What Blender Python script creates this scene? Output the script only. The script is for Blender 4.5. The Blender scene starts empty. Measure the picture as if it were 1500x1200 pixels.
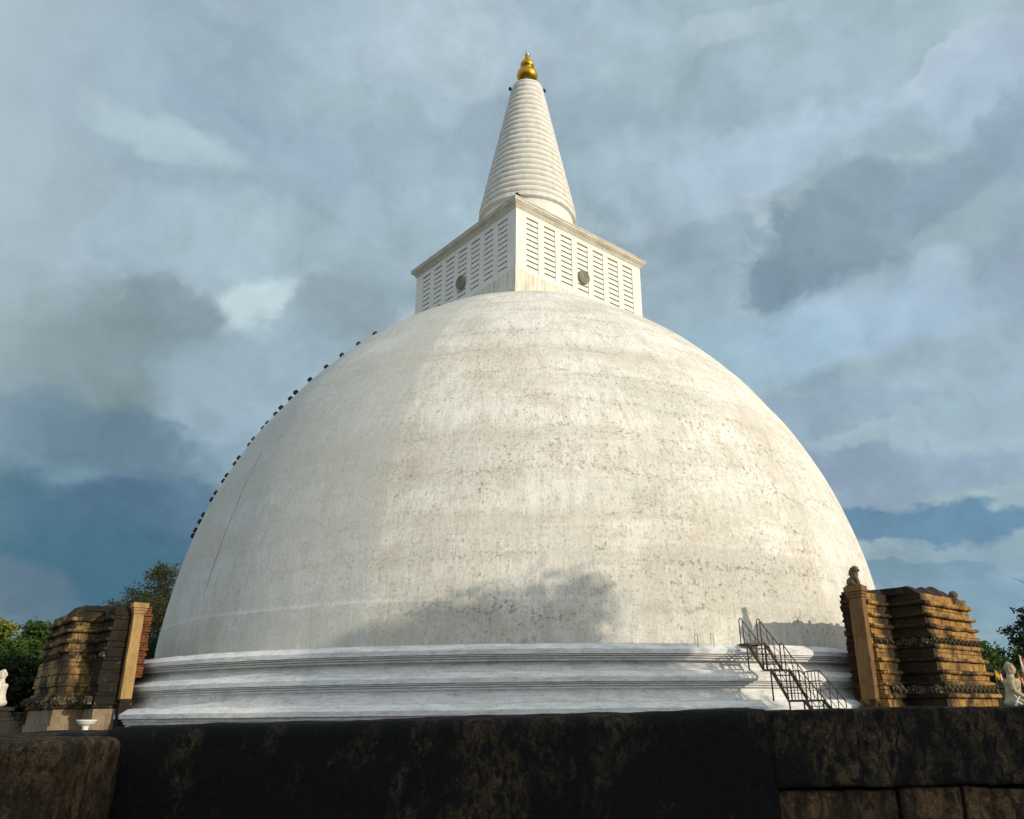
import bpy, bmesh, math, random
import numpy as np
from mathutils import Vector, Matrix, Euler, noise as mnoise

R = math.radians
scene = bpy.context.scene
col = scene.collection
random.seed(7)
rng = np.random.default_rng(7)

# ------------------------------------------------------------------ helpers
class MB:
    """collects simple shapes; build() links them as one mesh object"""
    def __init__(self):
        self.v = []; self.f = []; self.uv = []; self.smooth = []
    def add(self, verts, faces, uvs=None, smooth=False, M=None):
        b = len(self.v)
        for p in verts:
            self.v.append(tuple(M @ Vector(p)) if M is not None else tuple(p))
        for i, f in enumerate(faces):
            self.f.append(tuple(b + k for k in f))
            self.uv.append(uvs[i] if uvs else None)
            self.smooth.append(smooth)
    def box(self, x0, x1, y0, y1, z0, z1, M=None):
        v = [(x0,y0,z0),(x1,y0,z0),(x1,y1,z0),(x0,y1,z0),(x0,y0,z1),(x1,y0,z1),(x1,y1,z1),(x0,y1,z1)]
        self.add(v, [(0,3,2,1),(4,5,6,7),(0,1,5,4),(1,2,6,5),(2,3,7,6),(3,0,4,7)], M=M)
    def tube(self, pts, rad, n=8, cap=True, smooth=True, M=None):
        pts = [Vector(p) for p in pts]
        if not hasattr(rad, '__len__'): rad = [rad]*len(pts)
        vs = []; fs = []
        up = None
        for i, p in enumerate(pts):
            d = (pts[min(i+1, len(pts)-1)] - pts[max(i-1, 0)]).normalized()
            if up is None:
                up = Vector((0,0,1)) if abs(d.z) < .9 else Vector((1,0,0))
            a = d.cross(up)
            if a.length < 1e-4: a = d.orthogonal()
            a.normalize(); b = a.cross(d).normalized(); up = b
            for k in range(n):
                t = 2*math.pi*k/n
                vs.append(p + (a*math.cos(t) + b*math.sin(t))*rad[i])
        for i in range(len(pts)-1):
            for k in range(n):
                fs.append((i*n+k, i*n+(k+1) % n, (i+1)*n+(k+1) % n, (i+1)*n+k))
        if cap:
            fs.append(tuple(range(n-1, -1, -1))); fs.append(tuple((len(pts)-1)*n+k for k in range(n)))
        self.add(vs, fs, smooth=smooth, M=M)
    def lathe(self, prof, n=48, smooth=False, a0=0, a1=2*math.pi, uvscale=None, M=None):
        full = abs(a1-a0-2*math.pi) < 1e-6
        m = n if full else n+1
        vs = []; fs = []; uv = []
        L = [0]
        for i in range(1, len(prof)):
            L.append(L[-1] + math.hypot(prof[i][0]-prof[i-1][0], prof[i][1]-prof[i-1][1]))
        R0 = max(p[0] for p in prof)
        for (r, z) in prof:
            for k in range(m):
                t = a0 + (a1-a0)*k/n
                vs.append((r*math.cos(t), r*math.sin(t), z))
        for i in range(len(prof)-1):
            for k in range(n):
                k2 = (k+1) % m
                fs.append((i*m+k, i*m+k2, (i+1)*m+k2, (i+1)*m+k))
                u0 = (a0+(a1-a0)*k/n)*R0; u1 = (a0+(a1-a0)*(k+1)/n)*R0
                uv.append(((u0, L[i]), (u1, L[i]), (u1, L[i+1]), (u0, L[i+1])))
        self.add(vs, fs, uv, smooth, M)
    def ball(self, c, r, n=10, m=6, M=None):
        if not hasattr(r, '__len__'): r = (r, r, r)
        vs = [(c[0], c[1], c[2]-r[2])]; fs = []
        for i in range(1, m):
            ph = -math.pi/2 + math.pi*i/m
            for k in range(n):
                t = 2*math.pi*k/n
                vs.append((c[0]+r[0]*math.cos(ph)*math.cos(t), c[1]+r[1]*math.cos(ph)*math.sin(t), c[2]+r[2]*math.sin(ph)))
        vs.append((c[0], c[1], c[2]+r[2])); T = len(vs)-1
        for k in range(n):
            k2 = (k+1) % n
            fs.append((0, 1+k2, 1+k))
            fs.append((T, T-n+k, T-n+k2))
            for i in range(m-2):
                fs.append((1+i*n+k, 1+i*n+k2, 1+(i+1)*n+k2, 1+(i+1)*n+k))
        self.add(vs, fs, smooth=True, M=M)
    def mesh(self, name):
        me = bpy.data.meshes.new(name)
        me.from_pydata([tuple(p) for p in self.v], [], self.f)
        if any(u is not None for u in self.uv):
            lay = me.uv_layers.new(name='UVMap')
            flat = []
            for f, u in zip(self.f, self.uv):
                if u is None: u = [(0, 0)]*len(f)
                for q in u: flat.extend(q)
            lay.data.foreach_set('uv', flat)
        me.polygons.foreach_set('use_smooth', self.smooth)
        me.update()
        return me
    def build(self, name, mat, parent=None, loc=None, rot=None):
        return link(name, self.mesh(name), mat, parent, loc, rot)

def link(name, me, mat, parent=None, loc=None, rot=None):
    o = bpy.data.objects.new(name, me)
    if mat is not None:
        me.materials.clear(); me.materials.append(mat)
    col.objects.link(o)
    if parent is not None: o.parent = parent
    if loc is not None: o.location = loc
    if rot is not None: o.rotation_euler = rot
    return o

def tag(o, label, cat, group=None):
    o['label'] = label; o['category'] = cat
    if group: o['group'] = group
    return o

def thing(name, label, cat, loc=(0,0,0), rz=0, group=None):
    o = bpy.data.objects.new(name, None)
    o.empty_display_size = .3
    col.objects.link(o); o.location = loc; o.rotation_euler = (0, 0, rz)
    return tag(o, label, cat, group)

def setting(o):
    o['kind'] = 'structure'; return o

def copy_thing(src, loc, rz=0, rot=None, scale=None):
    c = src.copy(); col.objects.link(c); c.location = loc
    c.rotation_euler = rot if rot is not None else (0, 0, rz)
    if scale is not None: c.scale = scale
    for ch in list(src.children):
        d = ch.copy(); col.objects.link(d); d.parent = c
        for g in ch.children:
            e = g.copy(); col.objects.link(e); e.parent = d
    return c

def baked(o, mods):
    """apply modifiers without operators: o keeps the evaluated mesh"""
    for (t, kw) in mods:
        m = o.modifiers.new(t, t)
        for k, v in kw.items(): setattr(m, k, v)
    dg = bpy.context.evaluated_depsgraph_get()
    dg.update()
    me = bpy.data.meshes.new_from_object(o.evaluated_get(dg))
    mats = list(o.data.materials)
    o.modifiers.clear()
    o.data = me
    if not me.materials:
        for m in mats: me.materials.append(m)
    return o

def jitter(me, amp, scale, axis=None, amp2=0, scale2=1, seed=0):
    """displace vertices by noise so that nothing is ruler-straight"""
    off = Vector((seed*13.1, seed*7.7, seed*3.3))
    for v in me.vertices:
        d = mnoise.noise_vector(v.co*scale + off)*amp
        if amp2: d += mnoise.noise_vector(v.co*scale2 + off*2)*amp2
        v.co += d
    me.update()

# ------------------------------------------------------------------ materials
class NT:
    def __init__(self, name):
        self.m = bpy.data.materials.new(name); self.m.use_nodes = True
        self.t = self.m.node_tree; self.t.nodes.clear()
        self.out = self.n('ShaderNodeOutputMaterial')
        self.bsdf = self.n('ShaderNodeBsdfPrincipled')
        self.l(self.bsdf.outputs[0], self.out.inputs[0])
        self.bsdf.inputs['Specular IOR Level'].default_value = .2
        self.bsdf.inputs['Roughness'].default_value = .9
    def n(self, t, **kw):
        x = self.t.nodes.new(t)
        for k, v in kw.items(): setattr(x, k, v)
        return x
    def l(self, a, b): self.t.links.new(a, b)
    def coord(self, kind='Object', scale=(1,1,1), rot=(0,0,0), src=None):
        if src is None:
            src = self.n('ShaderNodeTexCoord').outputs[kind]
        mp = self.n('ShaderNodeMapping'); mp.inputs['Scale'].default_value = scale; mp.inputs['Rotation'].default_value = rot
        self.l(src, mp.inputs[0]); return mp.outputs[0]
    def noise(self, vec, scale, detail=6, rough=.6, dist=0):
        x = self.n('ShaderNodeTexNoise'); x.inputs['Scale'].default_value = scale
        x.inputs['Detail'].default_value = detail; x.inputs['Roughness'].default_value = rough
        x.inputs['Distortion'].default_value = dist
        self.l(vec, x.inputs['Vector']); return x.outputs['Fac']
    def ramp(self, fac, a, b, lo=0, hi=1, smooth=False):
        x = self.n('ShaderNodeMapRange'); x.clamp = True
        if smooth: x.interpolation_type = 'SMOOTHSTEP'
        for i, v in zip((1,2,3,4), (a,b,lo,hi)): x.inputs[i].default_value = v
        self.l(fac, x.inputs[0]); return x.outputs[0]
    def math(self, op, a, b=None):
        x = self.n('ShaderNodeMath', operation=op)
        for i, v in enumerate((a, b)):
            if v is None: continue
            if isinstance(v, (int, float)): x.inputs[i].default_value = v
            else: self.l(v, x.inputs[i])
        return x.outputs[0]
    def mix(self, fac, a, b, mode='MIX'):
        x = self.n('ShaderNodeMix', data_type='RGBA', blend_type=mode)
        if isinstance(fac, (int, float)): x.inputs[0].default_value = fac
        else: self.l(fac, x.inputs[0])
        for i, v in ((6, a), (7, b)):
            if isinstance(v, tuple): x.inputs[i].default_value = (*v, 1) if len(v) == 3 else v
            else: self.l(v, x.inputs[i])
        return x.outputs[2]
    def color(self, c):
        if isinstance(c, tuple): self.bsdf.inputs['Base Color'].default_value = (*c, 1)
        else: self.l(c, self.bsdf.inputs['Base Color'])
    def bump(self, h, strength=.3, dist=.05, prev=None):
        x = self.n('ShaderNodeBump'); x.inputs['Strength'].default_value = strength; x.inputs['Distance'].default_value = dist
        self.l(h, x.inputs['Height'])
        if prev is not None: self.l(prev, x.inputs['Normal'])
        self.l(x.outputs[0], self.bsdf.inputs['Normal']); return x.outputs[0]

def mat_plaster_dome():
    k = NT('weathered_white_plaster')
    uv = k.n('ShaderNodeUVMap').outputs[0]
    ob = k.coord('Object')
    base = (.70, .665, .585)
    # repaired panels in rings: brick-like cells of slightly different whites
    wob = k.n('ShaderNodeVectorMath', operation='ADD')
    nz = k.n('ShaderNodeTexNoise'); nz.inputs['Scale'].default_value = .9; nz.inputs['Detail'].default_value = 4
    k.l(uv, nz.inputs['Vector'])
    sc = k.n('ShaderNodeVectorMath', operation='SCALE'); sc.inputs['Scale'].default_value = .5
    k.l(nz.outputs['Color'], sc.inputs[0]); k.l(uv, wob.inputs[0]); k.l(sc.outputs[0], wob.inputs[1])
    def cells(w, h, seed):
        b = k.n('ShaderNodeTexBrick', offset=.37, squash=1.0); b.inputs['Scale'].default_value = 1
        b.inputs['Color1'].default_value = (0,0,0,1); b.inputs['Color2'].default_value = (1,1,1,1)
        b.inputs['Mortar'].default_value = (.5,.5,.5,1); b.inputs['Mortar Size'].default_value = 0
        b.inputs['Brick Width'].default_value = w; b.inputs['Row Height'].default_value = h
        mp = k.n('ShaderNodeMapping'); mp.inputs['Location'].default_value = (seed, seed*.37, 0); k.l(wob.outputs[0], mp.inputs[0])
        k.l(mp.outputs[0], b.inputs['Vector']); return b.outputs['Color']
    c1 = cells(9.5, 2.9, 3.1); c2 = cells(4.2, 1.45, 11.7)
    tone = k.ramp(k.math('ADD', c1, k.math('MULTIPLY', c2, .6)), 0, 1.6)
    c = k.mix(tone, (.57,.555,.505), (.83,.81,.755))
    # the newer coat of plaster starts at a clean upright edge and stops at the ring seams
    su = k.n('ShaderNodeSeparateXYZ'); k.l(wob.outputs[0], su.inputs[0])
    az0 = math.radians(255)*20.36
    panel = k.math('MULTIPLY', k.ramp(su.outputs[0], az0+.25, az0+.5), k.ramp(su.outputs[1], 24.9, 24.7))
    panel = k.math('MULTIPLY', panel, k.ramp(su.outputs[1], 4.3, 4.5))
    c = k.mix(k.math('MULTIPLY', panel, .75), c, (.87,.845,.79))
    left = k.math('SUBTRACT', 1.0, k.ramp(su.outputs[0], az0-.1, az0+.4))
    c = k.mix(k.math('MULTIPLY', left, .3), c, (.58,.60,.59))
    # broad grey-green and pinkish discoloration
    big = k.noise(k.coord(src=uv, scale=(1,.8,1)), .16, 5, .55, .4)
    c = k.mix(k.ramp(big, .47, .66, 0, .6), c, (.50,.51,.45))
    big2 = k.noise(k.coord(src=uv, scale=(.7,1.3,1)), .23, 5, .6, .3)
    c = k.mix(k.ramp(big2, .50, .68, 0, .5), c, (.58,.50,.41))
    # fine rain streaks running down the curve
    st = k.noise(k.coord(src=uv, scale=(3.2,.55,1)), 1.0, 7, .7)
    c = k.mix(k.ramp(st, .46, .72, 0, .6), c, (.47,.44,.37))
    st2 = k.noise(k.coord(src=uv, scale=(11,1.6,1)), 1.0, 5, .7)
    c = k.mix(k.ramp(st2, .51, .70, 0, .62), c, (.40,.375,.31))
    st3 = k.noise(k.coord(src=uv, scale=(9,2.2,1), rot=(0,0,.2)), 1.3, 5, .7)
    c = k.mix(k.ramp(st3, .52, .70, 0, .5), c, (.86,.84,.79))
    # dark pits where the plaster has flaked, in drifts
    drift = k.noise(k.coord(src=uv, scale=(1,1.6,1)), .28, 6, .65, .6)
    pit = k.noise(k.coord(src=uv, scale=(1.35,1,1)), 3.7, 7, .74)
    pm = k.math('MULTIPLY', k.math('MULTIPLY', k.ramp(pit, .565, .615), k.ramp(drift, .435, .58)), k.ramp(su.outputs[0], az0-1.0, az0+5.5, .45, 1.0))
    c = k.mix(k.math('MULTIPLY', pm, .82), c, (.19,.17,.11))
    # lift lines: every course of plastering left a ring where flaking starts
    row = k.math('FRACT', k.math('MULTIPLY', k.math('ADD', su.outputs[1], k.math('MULTIPLY', big, 2.2)), .52))
    rowm = k.ramp(k.math('ABSOLUTE', k.math('SUBTRACT', row, .5)), .10, .02)
    rp = k.noise(k.coord(src=uv, scale=(1.3,1.6,1)), 4.4, 6, .72)
    rm = k.math('MULTIPLY', k.math('MULTIPLY', rowm, k.ramp(rp, .50, .57)), k.ramp(drift, .40, .52))
    rm = k.math('MULTIPLY', rm, k.ramp(su.outputs[0], az0-1.0, az0+3.0, .25, 1.0))
    c = k.mix(k.math('MULTIPLY', rm, .6), c, (.17,.155,.10))
    band = k.noise(k.coord(src=wob.outputs[0], scale=(.035,.85,1)), 1.0, 4, .7)
    c = k.mix(k.ramp(band, .46, .66, 0, .45), c, (.50,.465,.385))
    mot = k.noise(k.coord(src=uv, scale=(1,.8,1)), 1.1, 7, .72, .5)
    c = k.mix(k.ramp(mot, .50, .68, 0, .5), c, (.48,.45,.365))
    sp = k.noise(k.coord(src=uv, scale=(1.2,.9,1)), 7.5, 6, .72)
    c = k.mix(k.math('MULTIPLY', k.ramp(sp, .54, .64), k.ramp(mot, .42, .62, .15, .9)), c, (.29,.27,.19))
    fl = k.noise(uv, 9, 4, .6)
    c = k.mix(k.math('MULTIPLY', k.ramp(fl, .58, .66), .6), c, (.27,.25,.17))
    # damp grime near the foot, where splash and the ledge keep it wet
    sep = k.n('ShaderNodeSeparateXYZ'); k.l(ob, sep.inputs[0])
    foot = k.math('MULTIPLY', k.ramp(sep.outputs[2], 5.6, 2.9), k.ramp(k.noise(k.coord(src=uv, scale=(1.4,.4,1)), .8, 6, .65), .40, .64))
    c = k.mix(k.math('MULTIPLY', foot, .55), c, (.36,.34,.27))
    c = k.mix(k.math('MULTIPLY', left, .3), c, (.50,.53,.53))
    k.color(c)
    h = k.math('SUBTRACT', k.math('ADD', k.math('MULTIPLY', st2, .35), k.math('MULTIPLY', pit, .4)), k.math('MULTIPLY', pm, .6))
    b = k.bump(h, .55, .05)
    k.bump(k.math('ADD', c1, k.math('MULTIPLY', c2, .5)), .35, .02, b)
    k.bsdf.inputs['Roughness'].default_value = .95
    return k.m

def mat_whitewash(name, base=(.76,.755,.73), dirt=(.26,.25,.22), amount=.6, hz=True):
    """limewash on mouldings: grime in long horizontal smears plus drips"""
    k = NT(name)
    uv = k.n('ShaderNodeUVMap').outputs[0]
    a = k.noise(k.coord(src=uv, scale=(.55,2.2,1)), 1.6, 8, .7, .3)
    b = k.noise(k.coord(src=uv, scale=(2.6,1.2,1)), 1.5, 7, .72, .4)
    d = k.noise(k.coord(src=uv, scale=(1.2,8,1)), 2.0, 5, .7)
    f = k.noise(uv, 14, 4, .65)
    c = k.mix(k.ramp(a, .44, .72, 0, amount), base, tuple(.55*x for x in base))
    c = k.mix(k.ramp(b, .54, .76, 0, amount*.5), c, dirt)
    c = k.mix(k.ramp(d, .52, .68, 0, amount*.8), c, (.30,.275,.23))
    c = k.mix(k.math('MULTIPLY', k.ramp(f, .58, .66), k.ramp(a, .42, .62, 0, amount)), c, (.2,.19,.16))
    k.color(c)
    k.bump(k.math('ADD', b, f), .3, .02)
    return k.m

def mat_object_white(name, base, dirt, amount, stretch=(3,3,.6), sc=1.2):
    k = NT(name)
    o = k.coord('Object', stretch)
    a = k.noise(o, sc, 7, .7)
    b = k.noise(k.coord('Object'), sc*5, 5, .65)
    c = k.mix(k.ramp(a, .46, .72, 0, amount), base, dirt)
    c = k.mix(k.ramp(b, .56, .70, 0, amount*.7), c, tuple(.6*x for x in base))
    k.color(c); k.bump(b, .2, .02)
    return k.m

def mat_old_stone(name, light, mid, black, blackness, seed=0, flank=None):
    """coursed ochre stone under black algae; joints follow the faces"""
    k = NT(name)
    ob = k.n('ShaderNodeTexCoord').outputs['Object']
    sep = k.n('ShaderNodeSeparateXYZ'); k.l(ob, sep.inputs[0])
    u = k.math('ADD', sep.outputs[0], sep.outputs[1])
    cb = k.n('ShaderNodeCombineXYZ'); k.l(u, cb.inputs[0]); k.l(sep.outputs[2], cb.inputs[1])
    cb.inputs[2].default_value = seed
    br = k.n('ShaderNodeTexBrick', offset=.43); br.inputs['Scale'].default_value = 1
    br.inputs['Brick Width'].default_value = .47; br.inputs['Row Height'].default_value = .31
    br.inputs['Mortar Size'].default_value = .016; br.inputs['Mortar Smooth'].default_value = .5
    br.inputs['Color1'].default_value = (0,0,0,1); br.inputs['Color2'].default_value = (1,1,1,1); br.inputs['Mortar'].default_value = (.5,.5,.5,1)
    k.l(cb.outputs[0], br.inputs['Vector'])
    c = k.mix(br.outputs['Color'], light, mid)
    g = k.noise(k.coord('Object', (1,1,1)), 2.3, 8, .7)
    c = k.mix(k.ramp(g, .42, .68, 0, .75), c, tuple(.55*x for x in mid))
    f = k.noise(k.coord('Object', (7,7,1.6)), 1.5, 6, .7)
    c = k.mix(k.ramp(f, .48, .64, 0, .75), c, black)
    big = k.noise(k.coord('Object', (.9,.9,.6)), .75, 6, .62, .3)
    c = k.mix(k.ramp(big, .62-blackness, .80-blackness*.9, 0, .97, True), c, black)
    sm = k.noise(k.coord('Object'), 11, 5, .7)
    c = k.mix(k.ramp(sm, .56, .68, 0, .6), c, black)
    if flank:      # ragged black algae; on the ochre stone it also paints in the flank's shade
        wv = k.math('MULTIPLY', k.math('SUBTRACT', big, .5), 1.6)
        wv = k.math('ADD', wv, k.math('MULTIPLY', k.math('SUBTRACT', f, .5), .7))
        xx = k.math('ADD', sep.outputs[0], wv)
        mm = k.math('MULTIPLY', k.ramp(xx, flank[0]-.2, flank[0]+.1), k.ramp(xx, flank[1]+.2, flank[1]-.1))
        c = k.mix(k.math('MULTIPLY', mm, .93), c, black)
    lich = k.noise(k.coord('Object'), 6, 4, .6)
    c = k.mix(k.ramp(lich, .64, .72, 0, .35), c, (.36,.35,.28))
    c = k.mix(k.math('MULTIPLY', br.outputs['Fac'], .8), c, (.03,.024,.016))
    k.color(c)
    hb = k.math('SUBTRACT', k.math('ADD', k.math('MULTIPLY', sm, .5), g), k.math('MULTIPLY', br.outputs['Fac'], 1.2))
    k.bump(hb, .7, .05)
    return k.m

def mat_brick(name, soot_shade=.44):
    k = NT(name)
    ob = k.n('ShaderNodeTexCoord').outputs['Object']
    sep = k.n('ShaderNodeSeparateXYZ'); k.l(ob, sep.inputs[0])
    cb = k.n('ShaderNodeCombineXYZ'); k.l(k.math('ADD', sep.outputs[0], sep.outputs[1]), cb.inputs[0]); k.l(sep.outputs[2], cb.inputs[1])
    br = k.n('ShaderNodeTexBrick'); br.inputs['Scale'].default_value = 1
    br.inputs['Brick Width'].default_value = .26; br.inputs['Row Height'].default_value = .10
    br.inputs['Mortar Size'].default_value = .012
    br.inputs['Color1'].default_value = (.165,.038,.013,1); br.inputs['Color2'].default_value = (.12,.032,.013,1); br.inputs['Mortar'].default_value = (.20,.12,.06,1)
    k.l(cb.outputs[0], br.inputs['Vector'])
    g = k.noise(k.coord('Object'), 2.2, 7, .7)
    c = k.mix(k.ramp(g, soot_shade, soot_shade+.2, 0, .93), br.outputs['Color'], (.022,.012,.009))
    k.color(c)
    k.bump(k.math('SUBTRACT', g, br.outputs['Fac']), .7, .03)
    return k.m

def mat_rough_stone(name, cols, scale=1.0, bump=.6, cover=.5):
    """cols: (dark, brown, light); brown shows through the dark crust in dabs"""
    k = NT(name)
    o = k.coord('Object')
    a = k.noise(k.coord('Object', (1,1,.6)), 1.9*scale, 8, .66, .4)
    b = k.noise(k.coord('Object', (1.5,1.5,.75)), 15*scale, 7, .68, .6)
    f = k.noise(o, 60*scale, 5, .7)
    m = k.math('MULTIPLY', k.ramp(a, .60-.2*cover, .72-.2*cover), k.ramp(b, .42, .58))
    c = k.mix(m, cols[0], cols[1])
    c = k.mix(k.math('MULTIPLY', k.ramp(f, .50, .68), k.math('ADD', k.math('MULTIPLY', m, .75), .06)), c, cols[2])
    c = k.mix(k.ramp(k.noise(o, 7*scale, 6, .7), .55, .72, 0, .5), c, cols[0])
    k.color(c)
    n = k.bump(k.math('ADD', k.math('MULTIPLY', f, .35), b), bump, .03)
    k.bump(f, bump*.8, .006, n)
    k.bsdf.inputs['Roughness'].default_value = .95
    return k.m

def mat_plain(name, c, rough=.7, metal=0, var=.25, sc=6, spec=.3):
    k = NT(name)
    n = k.noise(k.coord('Object'), sc, 5, .65)
    k.color(k.mix(k.ramp(n, .35, .7), c, tuple(x*(1-var) for x in c)))
    k.bsdf.inputs['Roughness'].default_value = rough; k.bsdf.inputs['Metallic'].default_value = metal
    k.bsdf.inputs['Specular IOR Level'].default_value = spec
    return k.m

def mat_leaf(name, a, b, c3):
    k = NT(name)
    g = k.n('ShaderNodeNewGeometry')
    rp = g.outputs['Random Per Island']
    c = k.mix(k.ramp(rp, 0, .8), a, b)
    c = k.mix(k.ramp(rp, .82, .98), c, c3)
    n = k.noise(k.coord('Object'), .7, 3, .5)
    c = k.mix(k.ramp(n, .4, .62, 0, .6), c, a)
    k.color(c)
    k.bsdf.inputs['Roughness'].default_value = .6
    # light shining through the blade
    tr = k.n('ShaderNodeBsdfTranslucent'); k.l(c, tr.inputs[0])
    ms = k.n('ShaderNodeMixShader'); ms.inputs[0].default_value = .3
    k.l(k.bsdf.outputs[0], ms.inputs[1]); k.l(tr.outputs[0], ms.inputs[2]); k.l(ms.outputs[0], k.out.inputs[0])
    return k.m

M = {}
M['dome'] = mat_plaster_dome()
M['base'] = mat_whitewash('limewashed_moulding', (.77,.77,.75), (.25,.24,.21), .78)
M['spire'] = mat_object_white('whitewashed_spire', (.74,.725,.67), (.42,.41,.36), .55, (2.5,2.5,.7), 1.1)
M['chamber'] = mat_object_white('whitewashed_chamber', (.78,.765,.71), (.48,.44,.34), .35, (4,4,.5), 1.0)
M['cornice'] = mat_object_white('stained_cornice', (.66,.62,.52), (.20,.17,.11), .6, (.6,.6,3.5), 1.6)
M['plinth'] = mat_object_white('drip_stained_plinth', (.72,.69,.60), (.24,.20,.10), .75, (6,6,.5), 1.0)
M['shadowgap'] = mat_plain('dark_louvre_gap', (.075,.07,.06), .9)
M['gold'] = mat_plain('gilded_copper', (.60,.345,.03), .36, 1.0, .25, 3, .5)
M['crystal'] = mat_plain('pale_crystal', (.7,.74,.78), .15, 0, .1, 3, .6)
M['medal'] = mat_object_white('carved_sun_disc', (.33,.31,.25), (.10,.10,.085), .8, (3,3,3), 3)
M['iron'] = mat_plain('rusty_brown_iron', (.15,.10,.08), .65, .2, .5, 9)
M['lamp'] = mat_plain('black_lamp_housing', (.018,.018,.02), .5, .2, .3, 9)
M['glassy'] = mat_plain('lamp_glass', (.08,.09,.10), .1, 0, .1, 3, .6)
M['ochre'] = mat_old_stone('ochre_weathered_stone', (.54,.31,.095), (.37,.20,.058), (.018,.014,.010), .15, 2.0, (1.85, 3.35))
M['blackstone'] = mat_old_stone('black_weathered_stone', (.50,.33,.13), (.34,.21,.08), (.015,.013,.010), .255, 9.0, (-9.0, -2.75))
M['stele_shaded'] = mat_object_white('shaded_stone_pillar', (.20,.115,.048), (.055,.034,.018), .8, (2.2,2.2,.8), 1.5)  # pillar stone painted darker to carry the shade on the right pillar
M['wall_dark'] = mat_rough_stone('black_algae_wall_stone', ((.0085,.0095,.0105), (.085,.062,.034), (.20,.15,.09)), 1.2, 1.0, .56)
M['beige'] = mat_object_white('beige_plastered_plinth', (.26,.19,.125), (.05,.035,.022), .85, (1.5,1.5,.8), 1.2)
M['stele'] = mat_object_white('yellow_stone_pillar', (.37,.235,.095), (.10,.065,.03), .8, (2.2,2.2,.8), 1.5)
M['brick'] = mat_brick('old_red_brick')
M['brick_shaded'] = mat_brick('shaded_red_brick', .30)  # same brick, blacker: the shade on the right core is put into its colour
M['rubble'] = mat_rough_stone('black_rubble', ((.016,.014,.012), (.06,.042,.025), (.12,.10,.07)), .6)
M['frieze'] = mat_rough_stone('grey_carved_stone', ((.045,.036,.024), (.26,.19,.10), (.48,.40,.27)), .8, .6, .9)
M['wall'] = mat_rough_stone('black_brown_wall_stone', ((.0095,.0105,.0115), (.11,.080,.043), (.28,.215,.125)), 1.2, 1.0, .64)
M['wall_lower'] = mat_rough_stone('brown_wall_stone', ((.03,.023,.016), (.16,.10,.05), (.32,.23,.12)), 1.0, .9, 1.0)
M['wall_left'] = mat_rough_stone('brown_block_stone', ((.042,.03,.018), (.20,.13,.062), (.40,.29,.15)), 1.2, 1.0, 1.1)
M['greystone'] = mat_rough_stone('grey_brown_masonry', ((.03,.026,.02), (.16,.12,.075), (.3,.25,.17)), .5)
M['darkwall'] = mat_rough_stone('dark_masonry', ((.018,.017,.016), (.05,.042,.035), (.10,.09,.075)), .6)
M['statue_w'] = mat_object_white('pale_statue_plaster', (.62,.58,.47), (.30,.26,.18), .5, (3,3,1.5), 2)
M['statue_b'] = mat_object_white('beige_statue_stone', (.42,.36,.235), (.20,.16,.10), .5, (3,3,1.5), 2)
M['lion'] = mat_object_white('grey_brown_carved_stone', (.14,.105,.06), (.035,.028,.018), .75, (3,3,2), 4)
M['bowlw'] = mat_plain('white_glazed_stone', (.72,.72,.68), .5, 0, .2, 4)
M['bark'] = mat_rough_stone('bark', ((.03,.024,.018), (.09,.07,.05), (.16,.13,.10)), 1.5)
M['barkpale'] = mat_rough_stone('pale_bark', ((.10,.085,.06), (.26,.22,.16), (.36,.31,.24)), 1.5)
M['leaf'] = mat_leaf('green_leaves', (.035,.072,.016), (.09,.15,.026), (.17,.19,.03))
M['leafy'] = mat_leaf('yellow_green_leaves', (.10,.15,.016), (.24,.27,.03), (.42,.34,.045))
M['leafd'] = mat_leaf('dark_leaves', (.014,.032,.014), (.034,.062,.020), (.07,.085,.025))
M['leafo'] = mat_leaf('olive_leaves', (.10,.105,.035), (.20,.18,.06), (.32,.26,.11))
M['ground'] = mat_rough_stone('sandy_terrace', ((.10,.085,.055), (.22,.18,.12), (.30,.26,.18)), .3, .3)
M['path'] = mat_rough_stone('packed_earth', ((.07,.055,.04), (.15,.12,.08), (.22,.18,.13)), .4, .4)
# ------------------------------------------------------------------ the place
GZ = 1.0                                   # terrace level; the visitor's path outside the wall is at 0
CX, CY = -1.525, 49.977                    # axis of the stupa
TURN = -.0578                              # how far its corner is turned from facing the path
SUN_AZ, SUN_EL = 57.0, 15.0

# ground: terrace sheet to the horizon, lower path on the visitor's side of the wall
m = MB(); m.add([(-3000,4.35,GZ),(3000,4.35,GZ),(3000,4000,GZ),(-3000,4000,GZ)], [(0,1,2,3)]); setting(m.build('terrace_ground', M['ground']))
m = MB(); m.add([(-3000,-3000,0),(3000,-3000,0),(3000,4.4,0),(-3000,4.4,0)], [(0,1,2,3)]); setting(m.build('path', M['path']))

# ------------------------------------------------------------------ stupa
stupa = thing('stupa', 'huge white plastered dome stupa with ringed cone spire and gold tip', 'stupa', (CX, CY, GZ))

def dome_r(z):        # z above the terrace
    A, H, p, q, z0 = 20.3237, 24.3018, 2.0076, 1.7014, 2.7785
    t = min(max((z-z0)/H, 0), 1)
    return A*max(1-t**p, 0)**(1/q)

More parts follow.
